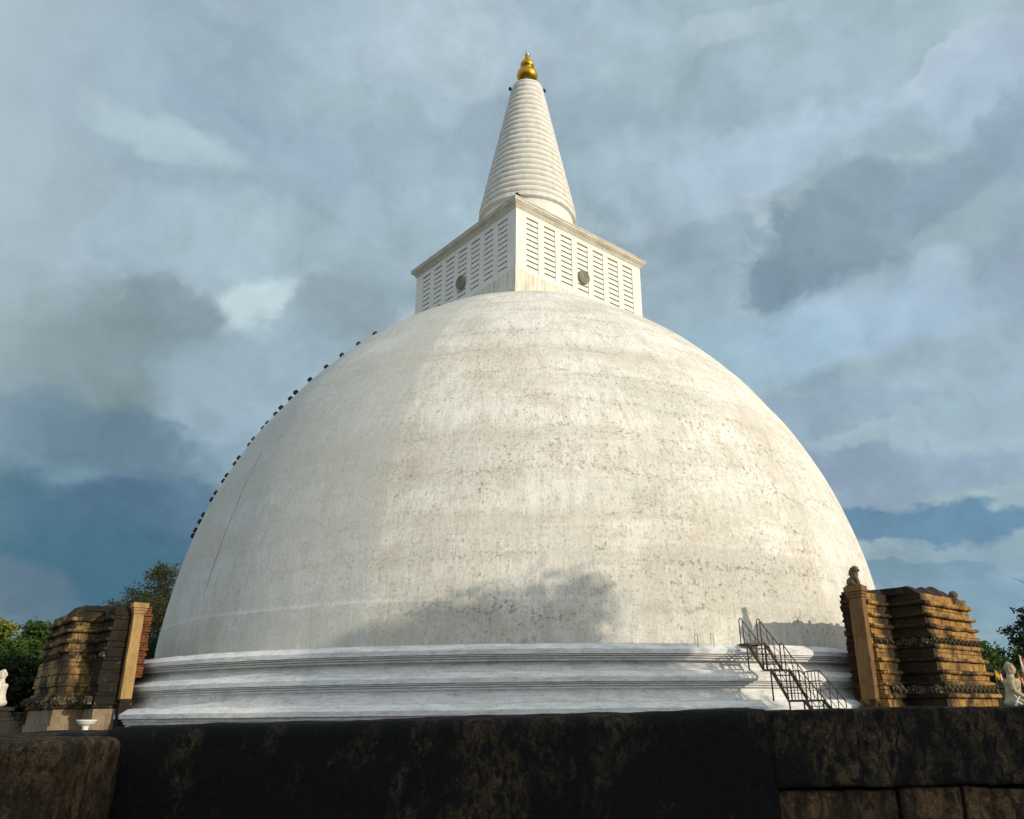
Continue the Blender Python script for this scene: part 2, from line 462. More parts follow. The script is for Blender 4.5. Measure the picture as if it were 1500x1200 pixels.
# stepped base: three moulded tiers
tier = [(23.5,0.0),(23.5,.28),(23.42,.29),(23.42,.36),(23.5,.37),(23.5,.45),(23.56,.46),(23.56,.53),(23.66,.56)]
def moulding(r, z, top_in):          # from the lip of a tier up to its tread; r = lip radius, z = underside of lip
    return [(r,z),(r,z+.15),(r-.04,z+.18),(r-.26,z+.335),(r-.26,z+.35),(top_in,z+.375)]
def hollow(r, z0, z1, lip):          # cove rising from the tread at z0, then stepped fillets with dark grooves under the lip
    f = z1-.20
    return [(r,z0+.03),(r-.07,z0+.10),(r-.15,z0+.19),(r-.20,z0+.28),(r-.21,f-.02),(r-.21,f),
            (lip-.20,f+.005),(lip-.20,f+.05),(lip-.25,f+.055),(lip-.25,f+.075),(lip-.13,f+.08),(lip-.13,f+.12),(lip-.19,f+.125),(lip-.19,f+.145),(lip-.06,f+.15),(lip-.06,f+.18),(lip-.11,f+.185),(lip-.11,f+.197)]
tier += moulding(23.68, .565, 22.86) + hollow(22.84, .945, 1.545, 22.97) + moulding(22.97, 1.55, 22.42) + hollow(22.40, 1.93, 2.44, 22.68) + moulding(22.68, 2.445, 20.0)
bm_ = MB(); bm_.lathe(tier, 360)
o = bm_.build('stepped_base', M['base'], stupa)
jitter(o.data, .012, .9, amp2=.005, scale2=4, seed=1)
o.data.polygons.foreach_set('use_smooth', [True]*len(o.data.polygons)); o.data.set_sharp_from_angle(angle=R(24))

# dome
prof = []
zz = list(np.linspace(2.62, 26.55, 150))
for zs in (4.55, 16.05, 18.3): zz += [zs-.035, zs+.035]
for z in sorted(zz):
    off = 0
    if z < 4.55: off += .035
    if z < 16.05: off += .045
    if 16.05 < z < 18.3: off += .012
    prof.append((dome_r(max(z, 2.7785))+off, z))
dm = MB(); dm.lathe(prof, 340, smooth=True)
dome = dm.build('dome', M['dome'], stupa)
jitter(dome.data, .045, .35, amp2=.012, scale2=2.2, seed=2)

# cable running down the dome
def on_dome(az, z, off=0):
    a = R(az); r = dome_r(z); dr = (dome_r(z+.05)-dome_r(z-.05))/.1
    n = Vector((1, -dr)).normalized()
    rr = r + off*n.x
    return Vector((rr*math.sin(a), -rr*math.cos(a), z+off*n.y)), Vector((n.x*math.sin(a), -n.x*math.cos(a), n.y))
cb = MB()
cb.tube([on_dome(-42.5+.25*math.sin(z*.9), z, .05)[0] for z in np.linspace(4.9, 12.6, 24)], .010, 5)
cb.tube([on_dome(-34.9+.7*math.sin(z*.45), z, .05)[0] for z in np.linspace(8.3, 9.9, 6)], .009, 5)
cb.build('cable', M['medal'], stupa)

# square chamber (turned with the monument)
ch = bpy.data.objects.new('square_chamber', None); col.objects.link(ch); ch.parent = stupa
S = 5.745                                   # half side
Z0, Z1 = 23.6, 30.42                         # walls; dome hides the lower part
def wall_piece(mb, side, u0, u1, d0, d1, z0, z1):
    """box on one face: u along it, d outward distance from the axis"""
    Mt = Matrix.Rotation(side*math.pi/2, 4, 'Z')
    mb.box(u0, u1, -d1, -d0, z0, z1, Mt)
walls = MB(); gap = MB()
NP = 7; pier = .62
zt, zb = 30.06, 26.22                        # louvre panel top and bottom
cell = (2*S-2*pier)/NP
pw = cell*.335                               # half width of a louvre opening
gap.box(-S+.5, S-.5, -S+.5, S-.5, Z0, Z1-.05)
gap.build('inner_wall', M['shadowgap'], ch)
louv = MB()                                  # one panel, shared by every opening
n = 10; hgt = (zt-zb)/n
for i in range(n):
    z = zb+i*hgt
    # a sloped board: bottom edge forward, dark slot left above it
    v = [(-pw, -.02, z+.005), (pw, -.02, z+.005), (pw, -.02, z+hgt*.77), (-pw, -.02, z+hgt*.77),
         (-pw, .03, z+.008), (pw, .03, z+.008), (pw, .05, z+hgt*.78), (-pw, .05, z+hgt*.78)]
    louv.add(v, [(0,1,2,3),(5,4,7,6),(3,2,6,7),(1,0,4,5),(0,3,7,4),(2,1,5,6)])
louv_me = louv.mesh('louvre_panel'); louv_me.materials.append(M['chamber'])
for side in range(4):
    u = -S+pier
    wall_piece(walls, side, -S, S-.38, S-.38, S, zt, Z1)      # top band
    wall_piece(walls, side, -S, S-.38, S-.38, S, Z0, zb)      # bottom band
    edges = [-S]
    for k in range(NP):
        c = -S+pier+cell*(k+.5)
        edges += [c-pw, c+pw]
    edges.append(S-.38)
    for k in range(0, len(edges), 2):
        wall_piece(walls, side, edges[k], edges[k+1], S-.38, S, zb, zt)
    for k in range(NP):
        c = -S+pier+cell*(k+.5)
        Mt = Matrix.Rotation(side*math.pi/2, 4, 'Z')
        lo = bpy.data.objects.new('louvre_panel', louv_me); col.objects.link(lo); lo.parent = ch
        lo.location = Mt @ Vector((c, -S+.07, 0)); lo.rotation_euler = (0, 0, side*math.pi/2)
    # carved disc over the middle panel
    md = MB()
    md.lathe([(0,.0),(.12,.10),(.2,.06),(.26,.11),(.34,.06),(.40,.10),(.47,.06),(.52,.12),(.56,.10),(.58,-.06)], 28)
    for q in range(12):
        a = q*math.pi/6
        md.box(-.02, .02, .2, .48, .05, .095, Matrix.Rotation(a, 4, 'Z'))
    md.v = [(x*.84, y*.84, z) for x, y, z in md.v]
    mo = md.build('sun_disc', M['medal'], ch)
    mo.location = Matrix.Rotation(side*math.pi/2, 4, 'Z') @ Vector((-S+pier+cell*3.5, -S-.06, 27.5)); mo.rotation_euler = (math.pi/2, 0, side*math.pi/2)
    # low inscription-like chip row left out; thin string line under the cornice
w = walls.build('chamber_wall', M['chamber'], ch); jitter(w.data, .012, 1.1, seed=3)
pl = MB()
P_ = S+.10
for side in range(4):
    wall_piece(pl, side, -P_, P_-.4, P_-.4, P_, Z0-.3, 25.95)
    v = [(-P_, -P_, 25.95), (P_, -P_, 25.95), (P_-.10, -S-.003, 26.03), (-P_+.10, -S-.003, 26.03)]
    pl.add(v, [(0,1,2,3)], M=Matrix.Rotation(side*math.pi/2, 4, 'Z'))
o = pl.build('plinth', M['plinth'], ch)
# cornice: mitred mouldings swept round the square
def square_sweep(mb, prof):
    vs = []; fs = []
    for (d, z) in prof:
        vs += [(-d,-d,z),(d,-d,z),(d,d,z),(-d,d,z)]
    for i in range(len(prof)-1):
        for k in range(4):
            a, b = i*4+k, i*4+(k+1) % 4
            fs.append((a, b, b+4, a+4))
    mb.add(vs, fs)
cn = MB()
square_sweep(cn, [(S-.2,30.425),(S+.04,30.43),(S+.06,30.50),(S+.10,30.52),(S+.12,30.60),(S+.20,30.66),(S+.25,30.70),(S+.25,30.74),(S+.31,30.76),(S+.33,30.86),(S+.33,30.90),(S+.30,30.905),(S+.30,30.93),(S+.35,30.935),(S+.35,31.02),(S+.28,31.05),(3.0,31.10)])
o = baked(cn.build('cornice', M['cornice'], ch), [('SUBSURF', dict(subdivision_type='SIMPLE', levels=4, render_levels=4))])
jitter(o.data, .02, 1.2, amp2=.012, scale2=5, seed=4)
ch.rotation_euler = (0, 0, math.pi/4+TURN)

# drum, spire and gilded pinnacle
dr = MB(); dr.lathe([(3.36,30.9),(3.40,31.2),(3.40,34.62)], 96, smooth=True)
drum = dr.build('spire_drum', M['chamber'], stupa)
for az in (45, -45):
    rl = MB()
    def onr(u, z, d=.03): 
        a = R(az)+TURN+u/3.4; rr = 3.40+d; return (rr*math.sin(a), -rr*math.cos(a), z)
    pts = []
    for t in np.linspace(0, 1, 13):      # pointed arch outline
        pts.append(onr(-.62+.04*math.sin(t*3), 31.3+1.5*t) if t < .7 else onr(-.62+.62*(t-.7)/.3, 31.3+1.5*t+.5*(t-.7)))
    rl.tube(pts, .022, 5)
    rl.tube([(lambda p: onr(-p[0], p[1]))((u, z)) for (u, z) in [(-.62,31.3),(-.62,31.8),(-.6,32.3),(-.45,32.55),(-.2,32.75),(0,32.95)]], .022, 5)
    c = Vector(onr(0, 32.0)); 
    rl.ball(onr(0, 32.22), .10); rl.ball(onr(0, 32.02), (.12,.12,.15)); rl.ball(onr(0, 31.8), (.24,.2,.10)); rl.ball(onr(-.17, 31.98), (.05,.05,.14)); rl.ball(onr(.17, 31.98), (.05,.05,.14)); rl.ball(onr(0, 32.36), (.05,.05,.09))
    rl.build('arch_relief', M['medal'], drum)
sp = [(3.38,34.55),(3.60,34.62),(3.64,34.68),(3.64,34.80),(3.56,34.83),(3.58,34.87),(3.60,34.95),(3.56,35.03),(3.44,35.06)]
NR = 22; za, zb2 = 35.06, 47.14; ra, rb = 3.50, 1.19
for i in range(NR):
    t0, t1 = i/NR, (i+1)/NR
    e = .92
    f0 = (1-e**i)/(1-e**NR) if False else t0; f1 = t1
    z0, z1 = za+(zb2-za)*f0, za+(zb2-za)*f1
    r0, r1 = ra+(rb-ra)*f0, ra+(rb-ra)*f1
    rm = (r0+r1)/2
    for s, bul in ((.03,-.03),(.10,.06),(.28,.155),(.52,.195),(.74,.17),(.90,.10),(.975,.0)):
        sp.append((r0+(r1-r0)*s+bul*(.55+.45*rm/3.4)-.03, z0+(z1-z0)*s))
sp += [(1.17,47.16),(1.22,47.20),(1.22,47.36),(1.16,47.40),(.74,47.43),(.70,47.56),(.60,47.60)]
spm = MB(); spm.lathe(sp, 96, smooth=True)
spire = spm.build('spire', M['spire'], stupa); jitter(spire.data, .015, 1.3, seed=5)
g = MB()
g.lathe([(.50,48.20),(.60,48.30),(.76,48.48),(.83,48.70),(.84,48.84),(.79,49.05),(.66,49.24),(.46,49.36),(.40,49.40),(.38,49.43),(.43,49.46),(.43,49.50),(.38,49.53),(.44,49.60),(.54,49.74),(.57,49.90),(.53,50.06),(.42,50.18),(.29,50.26),(.25,50.29),(.31,50.33),(.26,50.37),(.225,50.50),(.195,50.75),(.17,51.0),(.19,51.02),(.13,51.08),(.0,51.12)], 40, smooth=True)
pin = g.build('gilded_pinnacle', M['gold'], stupa)
cr = MB(); cr.lathe([(.0,50.98),(.07,51.02),(.10,51.12),(.06,51.24),(0,51.28)], 12, smooth=True); cr.build('crystal', M['crystal'], pin)
cr = MB(); cr.tube([(-.11,-.02,50.9),(-.12,-.02,51.5)], .012, 5); cr.tube([(-.15,-.02,51.42),(-.09,-.02,51.42)], .012, 5); cr.build('lightning_rod', M['iron'], pin)
cr = MB(); cr.box(-.16,.14,-.80,-.58,47.72,47.98); cr.build('vent_opening', M['shadowgap'], pin)

# ------------------------------------------------------------------ floodlights standing on the stupa
def make_flood(label, group):
    t = thing('floodlight', label, 'floodlight', group=group)
    h = MB()
    h.lathe([(.0,.0),(.10,.0),(.125,.04),(.135,.12),(.135,.24),(.15,.25),(.15,.29),(.12,.30),(.0,.30)], 14, M=Matrix.Rotation(R(90), 4, 'Y'))
    for q in range(4): h.box(.02, .2, -.008, .008, .10, .16, Matrix.Rotation(q*math.pi/2+.3, 4, 'X'))
    hd = h.build('lamp_head', M['lamp'], t); hd.location = (-.02, 0, .26)
    gl = MB(); gl.lathe([(0,.302),(.115,.302),(.115,.31),(0,.312)], 14, M=Matrix.Rotation(R(90), 4, 'Y')); gl.build('lens', M['glassy'], hd)
    b = MB(); b.box(-.06,.06,-.15,.15,0,.025); b.box(.06,.10,-.16,-.145,.0,.28); b.box(.06,.10,.145,.16,.0,.28); b.box(-.02,.02,-.02,.02,.025,.12)
    b.build('bracket', M['iron'], t)
    return t
FL = [(23.26,-55.4),(22.55,-57.6),(21.76,-59.4),(20.98,-61.2),(20.03,-61.7),(19.17,-62.5),(18.93,-64.5),(18.3,-64.6),(17.99,-65.9),(17.44,-66.6),(17.13,-67.0),(16.42,-67.1),(16.1,-67.6),(15.24,-67.4),(14.92,-67.9),(14.22,-68.2),(13.9,-68.5),(13.2,-68.6),(12.8,-68.6),(11.94,-69.0),(11.55,-69.0),(11.07,-69.1),(10.76,-69.1)]
GF = 'floodlights up the left edge of the dome'
ordn = ['lowest', 'second lowest', 'third lowest', 'fourth lowest', 'fifth lowest', 'sixth lowest', 'seventh lowest', 'eighth lowest', 'ninth lowest']
proto = None
for i, (z, az) in enumerate(FL):
    if i < 5:
        lab = ['topmost single', 'second single from the top', 'third single from the top', 'fourth single from the top', 'fifth single from the top'][i]
        lab = 'small black floodlight, %s, on the upper left slope of the dome' % lab
    else:
        pr = (22-i)//2; upper = (22-i) % 2 == 1
        lab = 'small black floodlight, %s of the %s pair on the dome left edge' % ('upper' if upper else 'lower', ordn[pr])
    p, n = on_dome(az, z-1.0, 0)
    q = n.to_track_quat('Z', 'Y').to_matrix().to_4x4()
    # the lamp looks up the slope towards the spire
    upv = Vector((0,0,1)) - n*n.z; upv.normalize()
    x = upv; y = n.cross(x)
    rot = Matrix((x, y, n)).transposed().to_euler()
    loc = Vector((CX, CY, GZ))+p
    if proto is None:
        proto = make_flood(lab, GF); proto.location = loc; proto.rotation_euler = rot; proto.scale = (.85,.85,.85)
    else:
        c = copy_thing(proto, loc, rot=rot); c['label'] = lab
def chpoint(u, v, z):
    return Vector((CX, CY, GZ)) + Matrix.Rotation(math.pi/4+TURN, 4, 'Z') @ Vector((u, v, z))
for (loc, rot, lab, s) in [
    (chpoint(-S-.05, -S-.05, 31.06), (0,0,R(45)), 'black floodlight on the front corner of the square chamber cornice', 1.0),
    (chpoint(S-.1, -S-.05, 31.06), (0,0,R(130)), 'black floodlight on the right corner of the square chamber cornice', .8),
    (Vector((CX-1.16, CY-.12, GZ+47.25)), (0,R(-90),0), 'black floodlight on the left rim of the spire below the gold pinnacle', .8),
    (Vector((CX+1.16, CY-.12, GZ+47.25)), (0,R(90),0), 'black floodlight on the right rim of the spire below the gold pinnacle', .8)]:
    c = copy_thing(proto, loc, rot=rot, scale=(s,s,s)); c['label'] = lab; c['group'] = 'floodlights on the chamber and spire'
# ------------------------------------------------------------------ stone frontispieces
def elephant_mesh():
    mb = MB(); Mt = Matrix.Identity(4)
    mb.ball((0,.02,.02), (.115,.13,.12), 8, 6, M=Mt)            # head
    mb.ball((-.13,-.02,.03), (.06,.035,.10), 6, 4, M=Mt)        # ears
    mb.ball((.13,-.02,.03), (.06,.035,.10), 6, 4, M=Mt)
    mb.tube([(0,.12,.0),(0,.17,-.05),(0,.16,-.11),(.02,.13,-.15)], [.055,.05,.04,.03], 6, M=Mt)   # trunk
    mb.box(-.11,-.055,-.05,.08,-.15,-.04, M=Mt); mb.box(.055,.11,-.05,.08,-.15,-.04, M=Mt)        # legs
    me = mb.mesh('elephant_head'); jitter(me, .02, 9, seed=3); me.materials.append(M['frieze']); return me
ELE = elephant_mesh()
def elephant(frieze, x, y, z, s, rz):
    o = bpy.data.objects.new('elephant_head', ELE); col.objects.link(o); o.parent = frieze
    o.location = (x, y, z); o.rotation_euler = (0, 0, rz); o.scale = (s, s, s)

COURSES = [  # z bottom, z top, projection
 (0,.35,.60),(.35,.93,.45),(.93,1.09,.62),(1.09,1.36,.30),(1.36,1.49,.50),(1.49,1.75,.33),(1.75,1.88,.49),(1.88,2.18,.25),
 (2.18,2.31,.43),(2.31,2.63,.20),(2.63,2.78,.32),(2.78,3.00,.04),(3.00,3.15,.25),(3.15,3.35,.10),(3.35,3.49,.27),
 (3.49,3.75,.05),(3.75,3.87,.24),(3.87,4.17,.02),(4.17,4.32,.20),(4.32,4.60,0)]

def frontispiece(nm, label, mat, theta, wp, ww, yp, yw, batter, shift, seed, pillar_mat, gone, inset):
    """plan: a wing each side (half width ww, front at yw), a projection in the middle (half width wp, front at yp)"""
    n = Vector((math.sin(theta), -math.cos(theta)))
    rz = math.atan2(-n.x, n.y)
    t = thing(nm, label, 'frontispiece', (CX+n.x*24, CY+n.y*24, GZ), rz)
    rnd = random.Random(seed); PD = .40 if inset else .54      # pillar depth
    def slab(mb, x0, x1, y0, y1, z0, z1, rounded):
        # subdivided box with softened long edges
        nx = max(2, int((x1-x0)/.22)); ny = max(2, int((y1-y0)/.22))
        e = min(.035, (z1-z0)*.3) if rounded else .006
        rows = [(e if rounded else 0, z0), (0, z0+e), (0, (z0+z1)/2), (0, z1-e), (e if rounded else 0, z1)]
        ring = []
        for i in range(nx): ring.append((i/nx, 0))
        for i in range(ny): ring.append((1, i/ny))
        for i in range(nx): ring.append((1-i/nx, 1))
        for i in range(ny): ring.append((0, 1-i/ny))
        vs = []; fs = []; k = len(ring)
        for (d, z) in rows:
            for (u, v) in ring:
                vs.append((x0+d+(x1-x0-2*d)*u, y0+d+(y1-y0-2*d)*v, z))
        for r in range(len(rows)-1):
            for i in range(k):
                j = (i+1) % k
                fs.append((r*k+i, r*k+j, (r+1)*k+j, (r+1)*k+i))
        fs.append(tuple(range(k-1, -1, -1))); fs.append(tuple((len(rows)-1)*k+i for i in range(k)))
        mb.add(vs, fs)
    bands = MB(); corn = MB(); plin = MB(); fr = []
    fi = 0
    for ci, (z0, z1, d) in enumerate(COURSES):
        bt = batter*(1-z0/4.6)
        dd = d*batter/.45*.9 if d > .3 else d*.95
        isc = (z1-z0) < .18
        tgt = plin if z1 < .94 else corn if isc else bands
        hx = wp+dd*(.75 if inset else .5); hy = yp+dd
        wx = ww; wy = yw+dd*.7
        yb = yw-inset-PD+.04
        slab(tgt, shift-hx, shift+hx, yb, hy, z0, z1, isc)
        # wings butt against the projection
        slab(tgt, -wx, shift-hx-.002, yb, wy, z0+.002, z1-.002, isc)
        slab(tgt, shift+hx+.002, wx, yb, wy, z0+.002, z1-.002, isc)
        if abs((z1-z0)-.27) < .02 and z0 in (1.09,) or (z0 == 2.78):
            zc = (z0+z1)/2+.02; s = (z1-z0)/.27
            fb_ = MB(); fb_.box(shift-hx+.02, shift+hx-.02, hy-.1, hy+.018, z0+.01, z1-.01)
            fb_.box(shift-hx-.018, shift-hx+.1, wy, hy-.02, z0+.01, z1-.01); fb_.box(shift+hx-.1, shift+hx+.018, wy, hy-.02, z0+.01, z1-.01)
            fr.append(fb_.build('elephant_frieze', M['frieze'], t))
            k = int(2*hx/.36)
            for i in range(k):
                if rnd.random() < gone: continue
                elephant(fr[fi], shift-hx+(i+.5)*2*hx/k, hy+.10*s, zc, s, 0)
            for sx in (-1, 1):
                L = hy-wy; k2 = max(1, int(L/.36))
                for i in range(k2):
                    if rnd.random() < gone: continue
                    elephant(fr[fi], shift+sx*(hx+.10*s), wy+.18+(i+.5)*(L-.1)/k2, zc, s, -sx*math.pi/2)
                xw0 = shift+sx*hx; xw1 = sx*wx; k3 = max(1, int(abs(xw1-xw0)/.36))
                for i in range(k3):
                    if rnd.random() < gone: continue
                    elephant(fr[fi], xw0+(i+.5)*(xw1-xw0)/k3, wy+.10*s, zc, s, 0)
            fi += 1
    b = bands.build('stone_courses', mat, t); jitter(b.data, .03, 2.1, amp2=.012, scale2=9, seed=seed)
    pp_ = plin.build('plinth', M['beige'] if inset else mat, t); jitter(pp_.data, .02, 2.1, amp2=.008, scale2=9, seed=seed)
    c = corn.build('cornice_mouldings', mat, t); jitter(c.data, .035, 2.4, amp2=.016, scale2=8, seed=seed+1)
    # brick core behind, with toothed ends
    k = MB()
    z = 2.05 if inset else 0
    while z < 4.66:
        a = rnd.uniform(-.05, .05)
        e = .0 if z < 4.2 else (z-4.2)*.3
        k.box(-ww+.06-a, ww-.06+a, yw-inset-PD-(.34 if inset else .48)+rnd.uniform(-.04,.04)+e*.4, yw-inset-PD+.037, z, z+.097)
        z += .10
    br = k.build('brick_core', M['brick'] if inset else M['brick_shaded'], t)
    # broken, grassy-black rubble on top
    nx, ny = 46, 14
    vs = []; fs = []
    for i in range(nx+1):
        for j in range(ny+1):
            u = i/nx; v = j/ny
            x = -ww+.06+(2*ww-.12)*u
            ymax = yp-.08 if abs(x-shift) < wp else yw-.08
            yr = yw-inset-PD-.3; y = yr+(ymax-yr)*v
            edge = min(u, 1-u, v*.6, (1-v)*.6)*2
            h = 4.60 + .30*min(1, edge*5)*(.55+.6*mnoise.noise(Vector((x*.5, y*.5, seed)))) + .10*mnoise.noise(Vector((x*2.3, y*2.3, seed+4)))*min(1, edge*6) + .18*math.exp(-((x-shift)/1.6)**2)*min(1, edge*4)
            vs.append((x, y, h if edge > 0 else 4.585))
    for i in range(nx):
        for j in range(ny):
            a = i*(ny+1)+j; fs.append((a, a+ny+1, a+ny+2, a+1))
    rb = MB(); rb.add(vs, fs)
    for q in range(16):
        x = rnd.uniform(-ww+.3, ww-.3); y = rnd.uniform(yw-inset-.7, yw-.2); s = rnd.uniform(.08, .16)
        rb.box(-s, s, -s*.7, s*.7, -.1, s*.9, Matrix.Translation((x, y, 4.78)) @ Matrix.Rotation(rnd.uniform(0,3), 4, 'Z'))
    o = rb.build('rubble_top', M['rubble'], t); jitter(o.data, .03, 3, seed=seed)
    # tall stele at each end, slightly tapering, with a capital; foot block below
    for sx in (-1, 1):
        p = MB()
        x0, x1 = ww+.004, ww+.33; yw_ = yw; yp0 = yw-inset
        rows = [(1.262 if inset else .93,0),(2.0,.005),(3.0,.012),(4.0,.02),(4.42,.025)]
        vs = []; fs = []
        for (z, d) in rows:
            lean = .05*(z/4.4)
            vs += [(sx*(x0), yp0-PD+d+lean, z), (sx*(x1-d), yp0-PD+d+lean, z), (sx*(x1-d), yp0-d+lean, z), (sx*(x0), yp0-d+lean, z)]
        for i in range(len(rows)-1):
            for q in range(4):
                a = i*4+q; bq = i*4+(q+1) % 4
                fs.append((a, bq, bq+4, a+4) if sx > 0 else (bq, a, a+4, bq+4))
        fs.append((3,2,1,0) if sx > 0 else (0,1,2,3))
        p.add(vs, fs)
        o = baked(p.build('pillar', pillar_mat, t), [('SUBSURF', dict(subdivision_type='SIMPLE', levels=2, render_levels=2))])
        jitter(o.data, .02, 1.7, amp2=.008, scale2=8, seed=seed+5)
        cp = MB()
        for (g_, za_, zb_) in ((.02,4.40,4.50),(.05,4.502,4.60),(.09,4.602,4.80)):
            xa, xb = sorted((sx*(x0-.02), sx*(x1+g_)))
            cp.box(xa, xb, yp0-PD-g_+.05, yp0+g_+.05, za_, zb_)
        oc = baked(cp.build('capital', pillar_mat, o), [('BEVEL', dict(width=.025, segments=2))])
        fb = MB(); xa, xb = sorted((sx*(x0+.0), sx*(x1+.06))); fb.box(xa, xb, yp0-PD-.02, yp0+.03, .0, 1.26 if inset else .925)
        of = baked(fb.build('foot_block', mat, t), [('BEVEL', dict(width=.03, segments=2))])
    return t, rz, n

FL_T, FL_RZ, FL_N = frontispiece('stone_frontispiece', 'black weathered stepped stone frontispiece with yellow pillar, left of the dome', M['blackstone'], -math.pi/4+TURN, 2.12, 3.80, .90, -.05, .26, 0.0, 3, M['stele'], .45, .62)
FR_T, FR_RZ, FR_N = frontispiece('stone_frontispiece', 'golden ochre stepped stone frontispiece with elephant friezes, right of the dome', M['ochre'], math.pi/4+TURN, 2.0, 4.08, 1.20, .0, .45, .29, 11, M['stele_shaded'], .08, .0)

def on_front(rz, n, x, y, z):
    return Vector((CX+n.x*24, CY+n.y*24, GZ)) + Matrix.Rotation(rz, 4, 'Z') @ Vector((x, y, z))

# seated lion on the right pillar, stone knob on the right parapet
def fused(mb, name, mat, parent, voxel, smooth=6):
    o = mb.build(name, mat, parent)
    baked(o, [('REMESH', dict(mode='VOXEL', voxel_size=voxel)), ('SMOOTH', dict(factor=.5, iterations=smooth))])
    o.data.polygons.foreach_set('use_smooth', [True]*len(o.data.polygons))
    return o
lt = thing('lion_statue', 'small weathered seated stone lion on top of the right frontispiece pillar', 'statue', on_front(FR_RZ, FR_N, 4.22, -.22, 4.80), FR_RZ+R(15))
l = MB()   # faces +y
l.ball((0,-.16,.20), (.17,.20,.20), 12, 8); l.tube([(0,-.12,.22),(0,.02,.42),(0,.06,.58)], [.18,.155,.12], 10)
l.ball((0,.07,.70), (.145,.15,.16), 12, 8); l.ball((0,.19,.66), (.08,.08,.07), 10, 6); l.ball((-.10,.03,.82), .045); l.ball((.10,.03,.82), .045)
for sx in (-1, 1):
    l.tube([(sx*.10,.06,.40),(sx*.11,.13,.20),(sx*.11,.15,.04)], [.07,.055,.05], 8); l.ball((sx*.11,.20,.035), (.055,.09,.04))
    l.ball((sx*.15,-.10,.13), (.08,.16,.13)); l.ball((sx*.16,.06,.04), (.05,.10,.04))
l.tube([(0,-.34,.06),(.12,-.36,.05),(.2,-.25,.05)], .03, 6)
l.tube([(0,.0,.76),(0,-.08,.62),(0,-.12,.45)], [.12,.13,.12], 8)
fused(l, 'lion_body', M['lion'], lt, .018, 4)
lt.scale = (.86, .86, .88)
lb = MB(); lb.box(-.24,.24,-.36,.30,.003,.05); lb.build('lion_base', M['lion'], lt)
kb = MB(); kb.lathe([(.0,0),(.16,.0),(.16,.06),(.11,.09),(.17,.17),(.18,.25),(.14,.34),(.06,.39),(0,.40)], 16, smooth=True)
o = kb.build('finial', M['lion'], FR_T, (-1.55, .85, 4.62)); jitter(o.data, .012, 6)

# ------------------------------------------------------------------ iron staircase up the base, and ladder hoops
SW = Vector((.925, .376, 0)); SD = Vector((.376, -.925, 0))
st = thing('iron_staircase', 'rusty iron staircase with railings climbing the white stepped base', 'staircase', (6.99, 29.05, GZ), math.atan2(.376, .925))
def sp3(a, L, z): return (a, -L, z)            # a across, L outwards
HW = .37
flights = [(.32, 2.78, 1.12, 1.88), (1.50, 1.86, 2.25, .92), (3.02, .86, 4.0, .05)]
platforms = [(-.15, .34, 2.80), (1.10, 1.52, 1.88), (2.23, 3.04, .90)]
mb_str = MB(); mb_tr = MB(); mb_pl = MB(); mb_post = MB()
for (L0, z0, L1, z1) in flights:
    for sx in (-1, 1):
        mb = MB()
        d = Vector((0, -(L1-L0), z1-z0)).normalized(); nrm = Vector((0, d.z, -d.y))
        p0 = Vector(sp3(sx*HW, L0, z0)); p1 = Vector(sp3(sx*HW, L1, z1))
        w = .055
        vs = [];
        for p in (p0, p1):
            for (aa, bb) in ((-.018,-w),(.018,-w),(.018,w),(-.018,w)):
                vs.append(p+Vector((aa,0,0))+nrm*bb)
        mb.add(vs, [(0,1,2,3),(7,6,5,4),(0,4,5,1),(1,5,6,2),(2,6,7,3),(3,7,4,0)])
        mb.build('stringer', M['iron'], st)
    k = 4 if L0 < 3 else 4
    for i in range(1, k+1):
        f = i/(k+1); L = L0+(L1-L0)*f; z = z0+(z1-z0)*f
        tr = MB(); tr.box(-HW+.02, HW-.02, -L-.10, -L+.10, z-.014, z+.014); tr.build('tread', M['iron'], st)
for i, (L0, L1, z) in enumerate(platforms):
    pm = MB()
    for q in range(7):                          # open bar grating
        L = L0+(L1-L0)*(q+.5)/7
        pm.box(-HW, HW, -L-.02, -L+.02, z-.02, z)
    pm.box(-HW-.03, -HW-.003, -L1, -L0, z-.06, z+.003); pm.box(HW+.003, HW+.03, -L1, -L0, z-.06, z+.003)
    pm.box(-HW, HW, -L1, -L1+.03, z-.06, z-.021); pm.box(-HW, HW, -L0-.03, -L0, z-.06, z-.021)
    pm.build('platform', M['iron'], st)
    zf = [1.94, .92, .0][i]                     # what the posts stand on
    for sx in (-1, 1):
        for L in ((L1-.04,) if i < 2 else (L0+.05, L1-.05)):
            ps = MB(); ps.tube([sp3(sx*HW, L, zf-.05), sp3(sx*HW, L, z-.03)], .026, 6); ps.build('post', M['iron'], st)
HR = .86
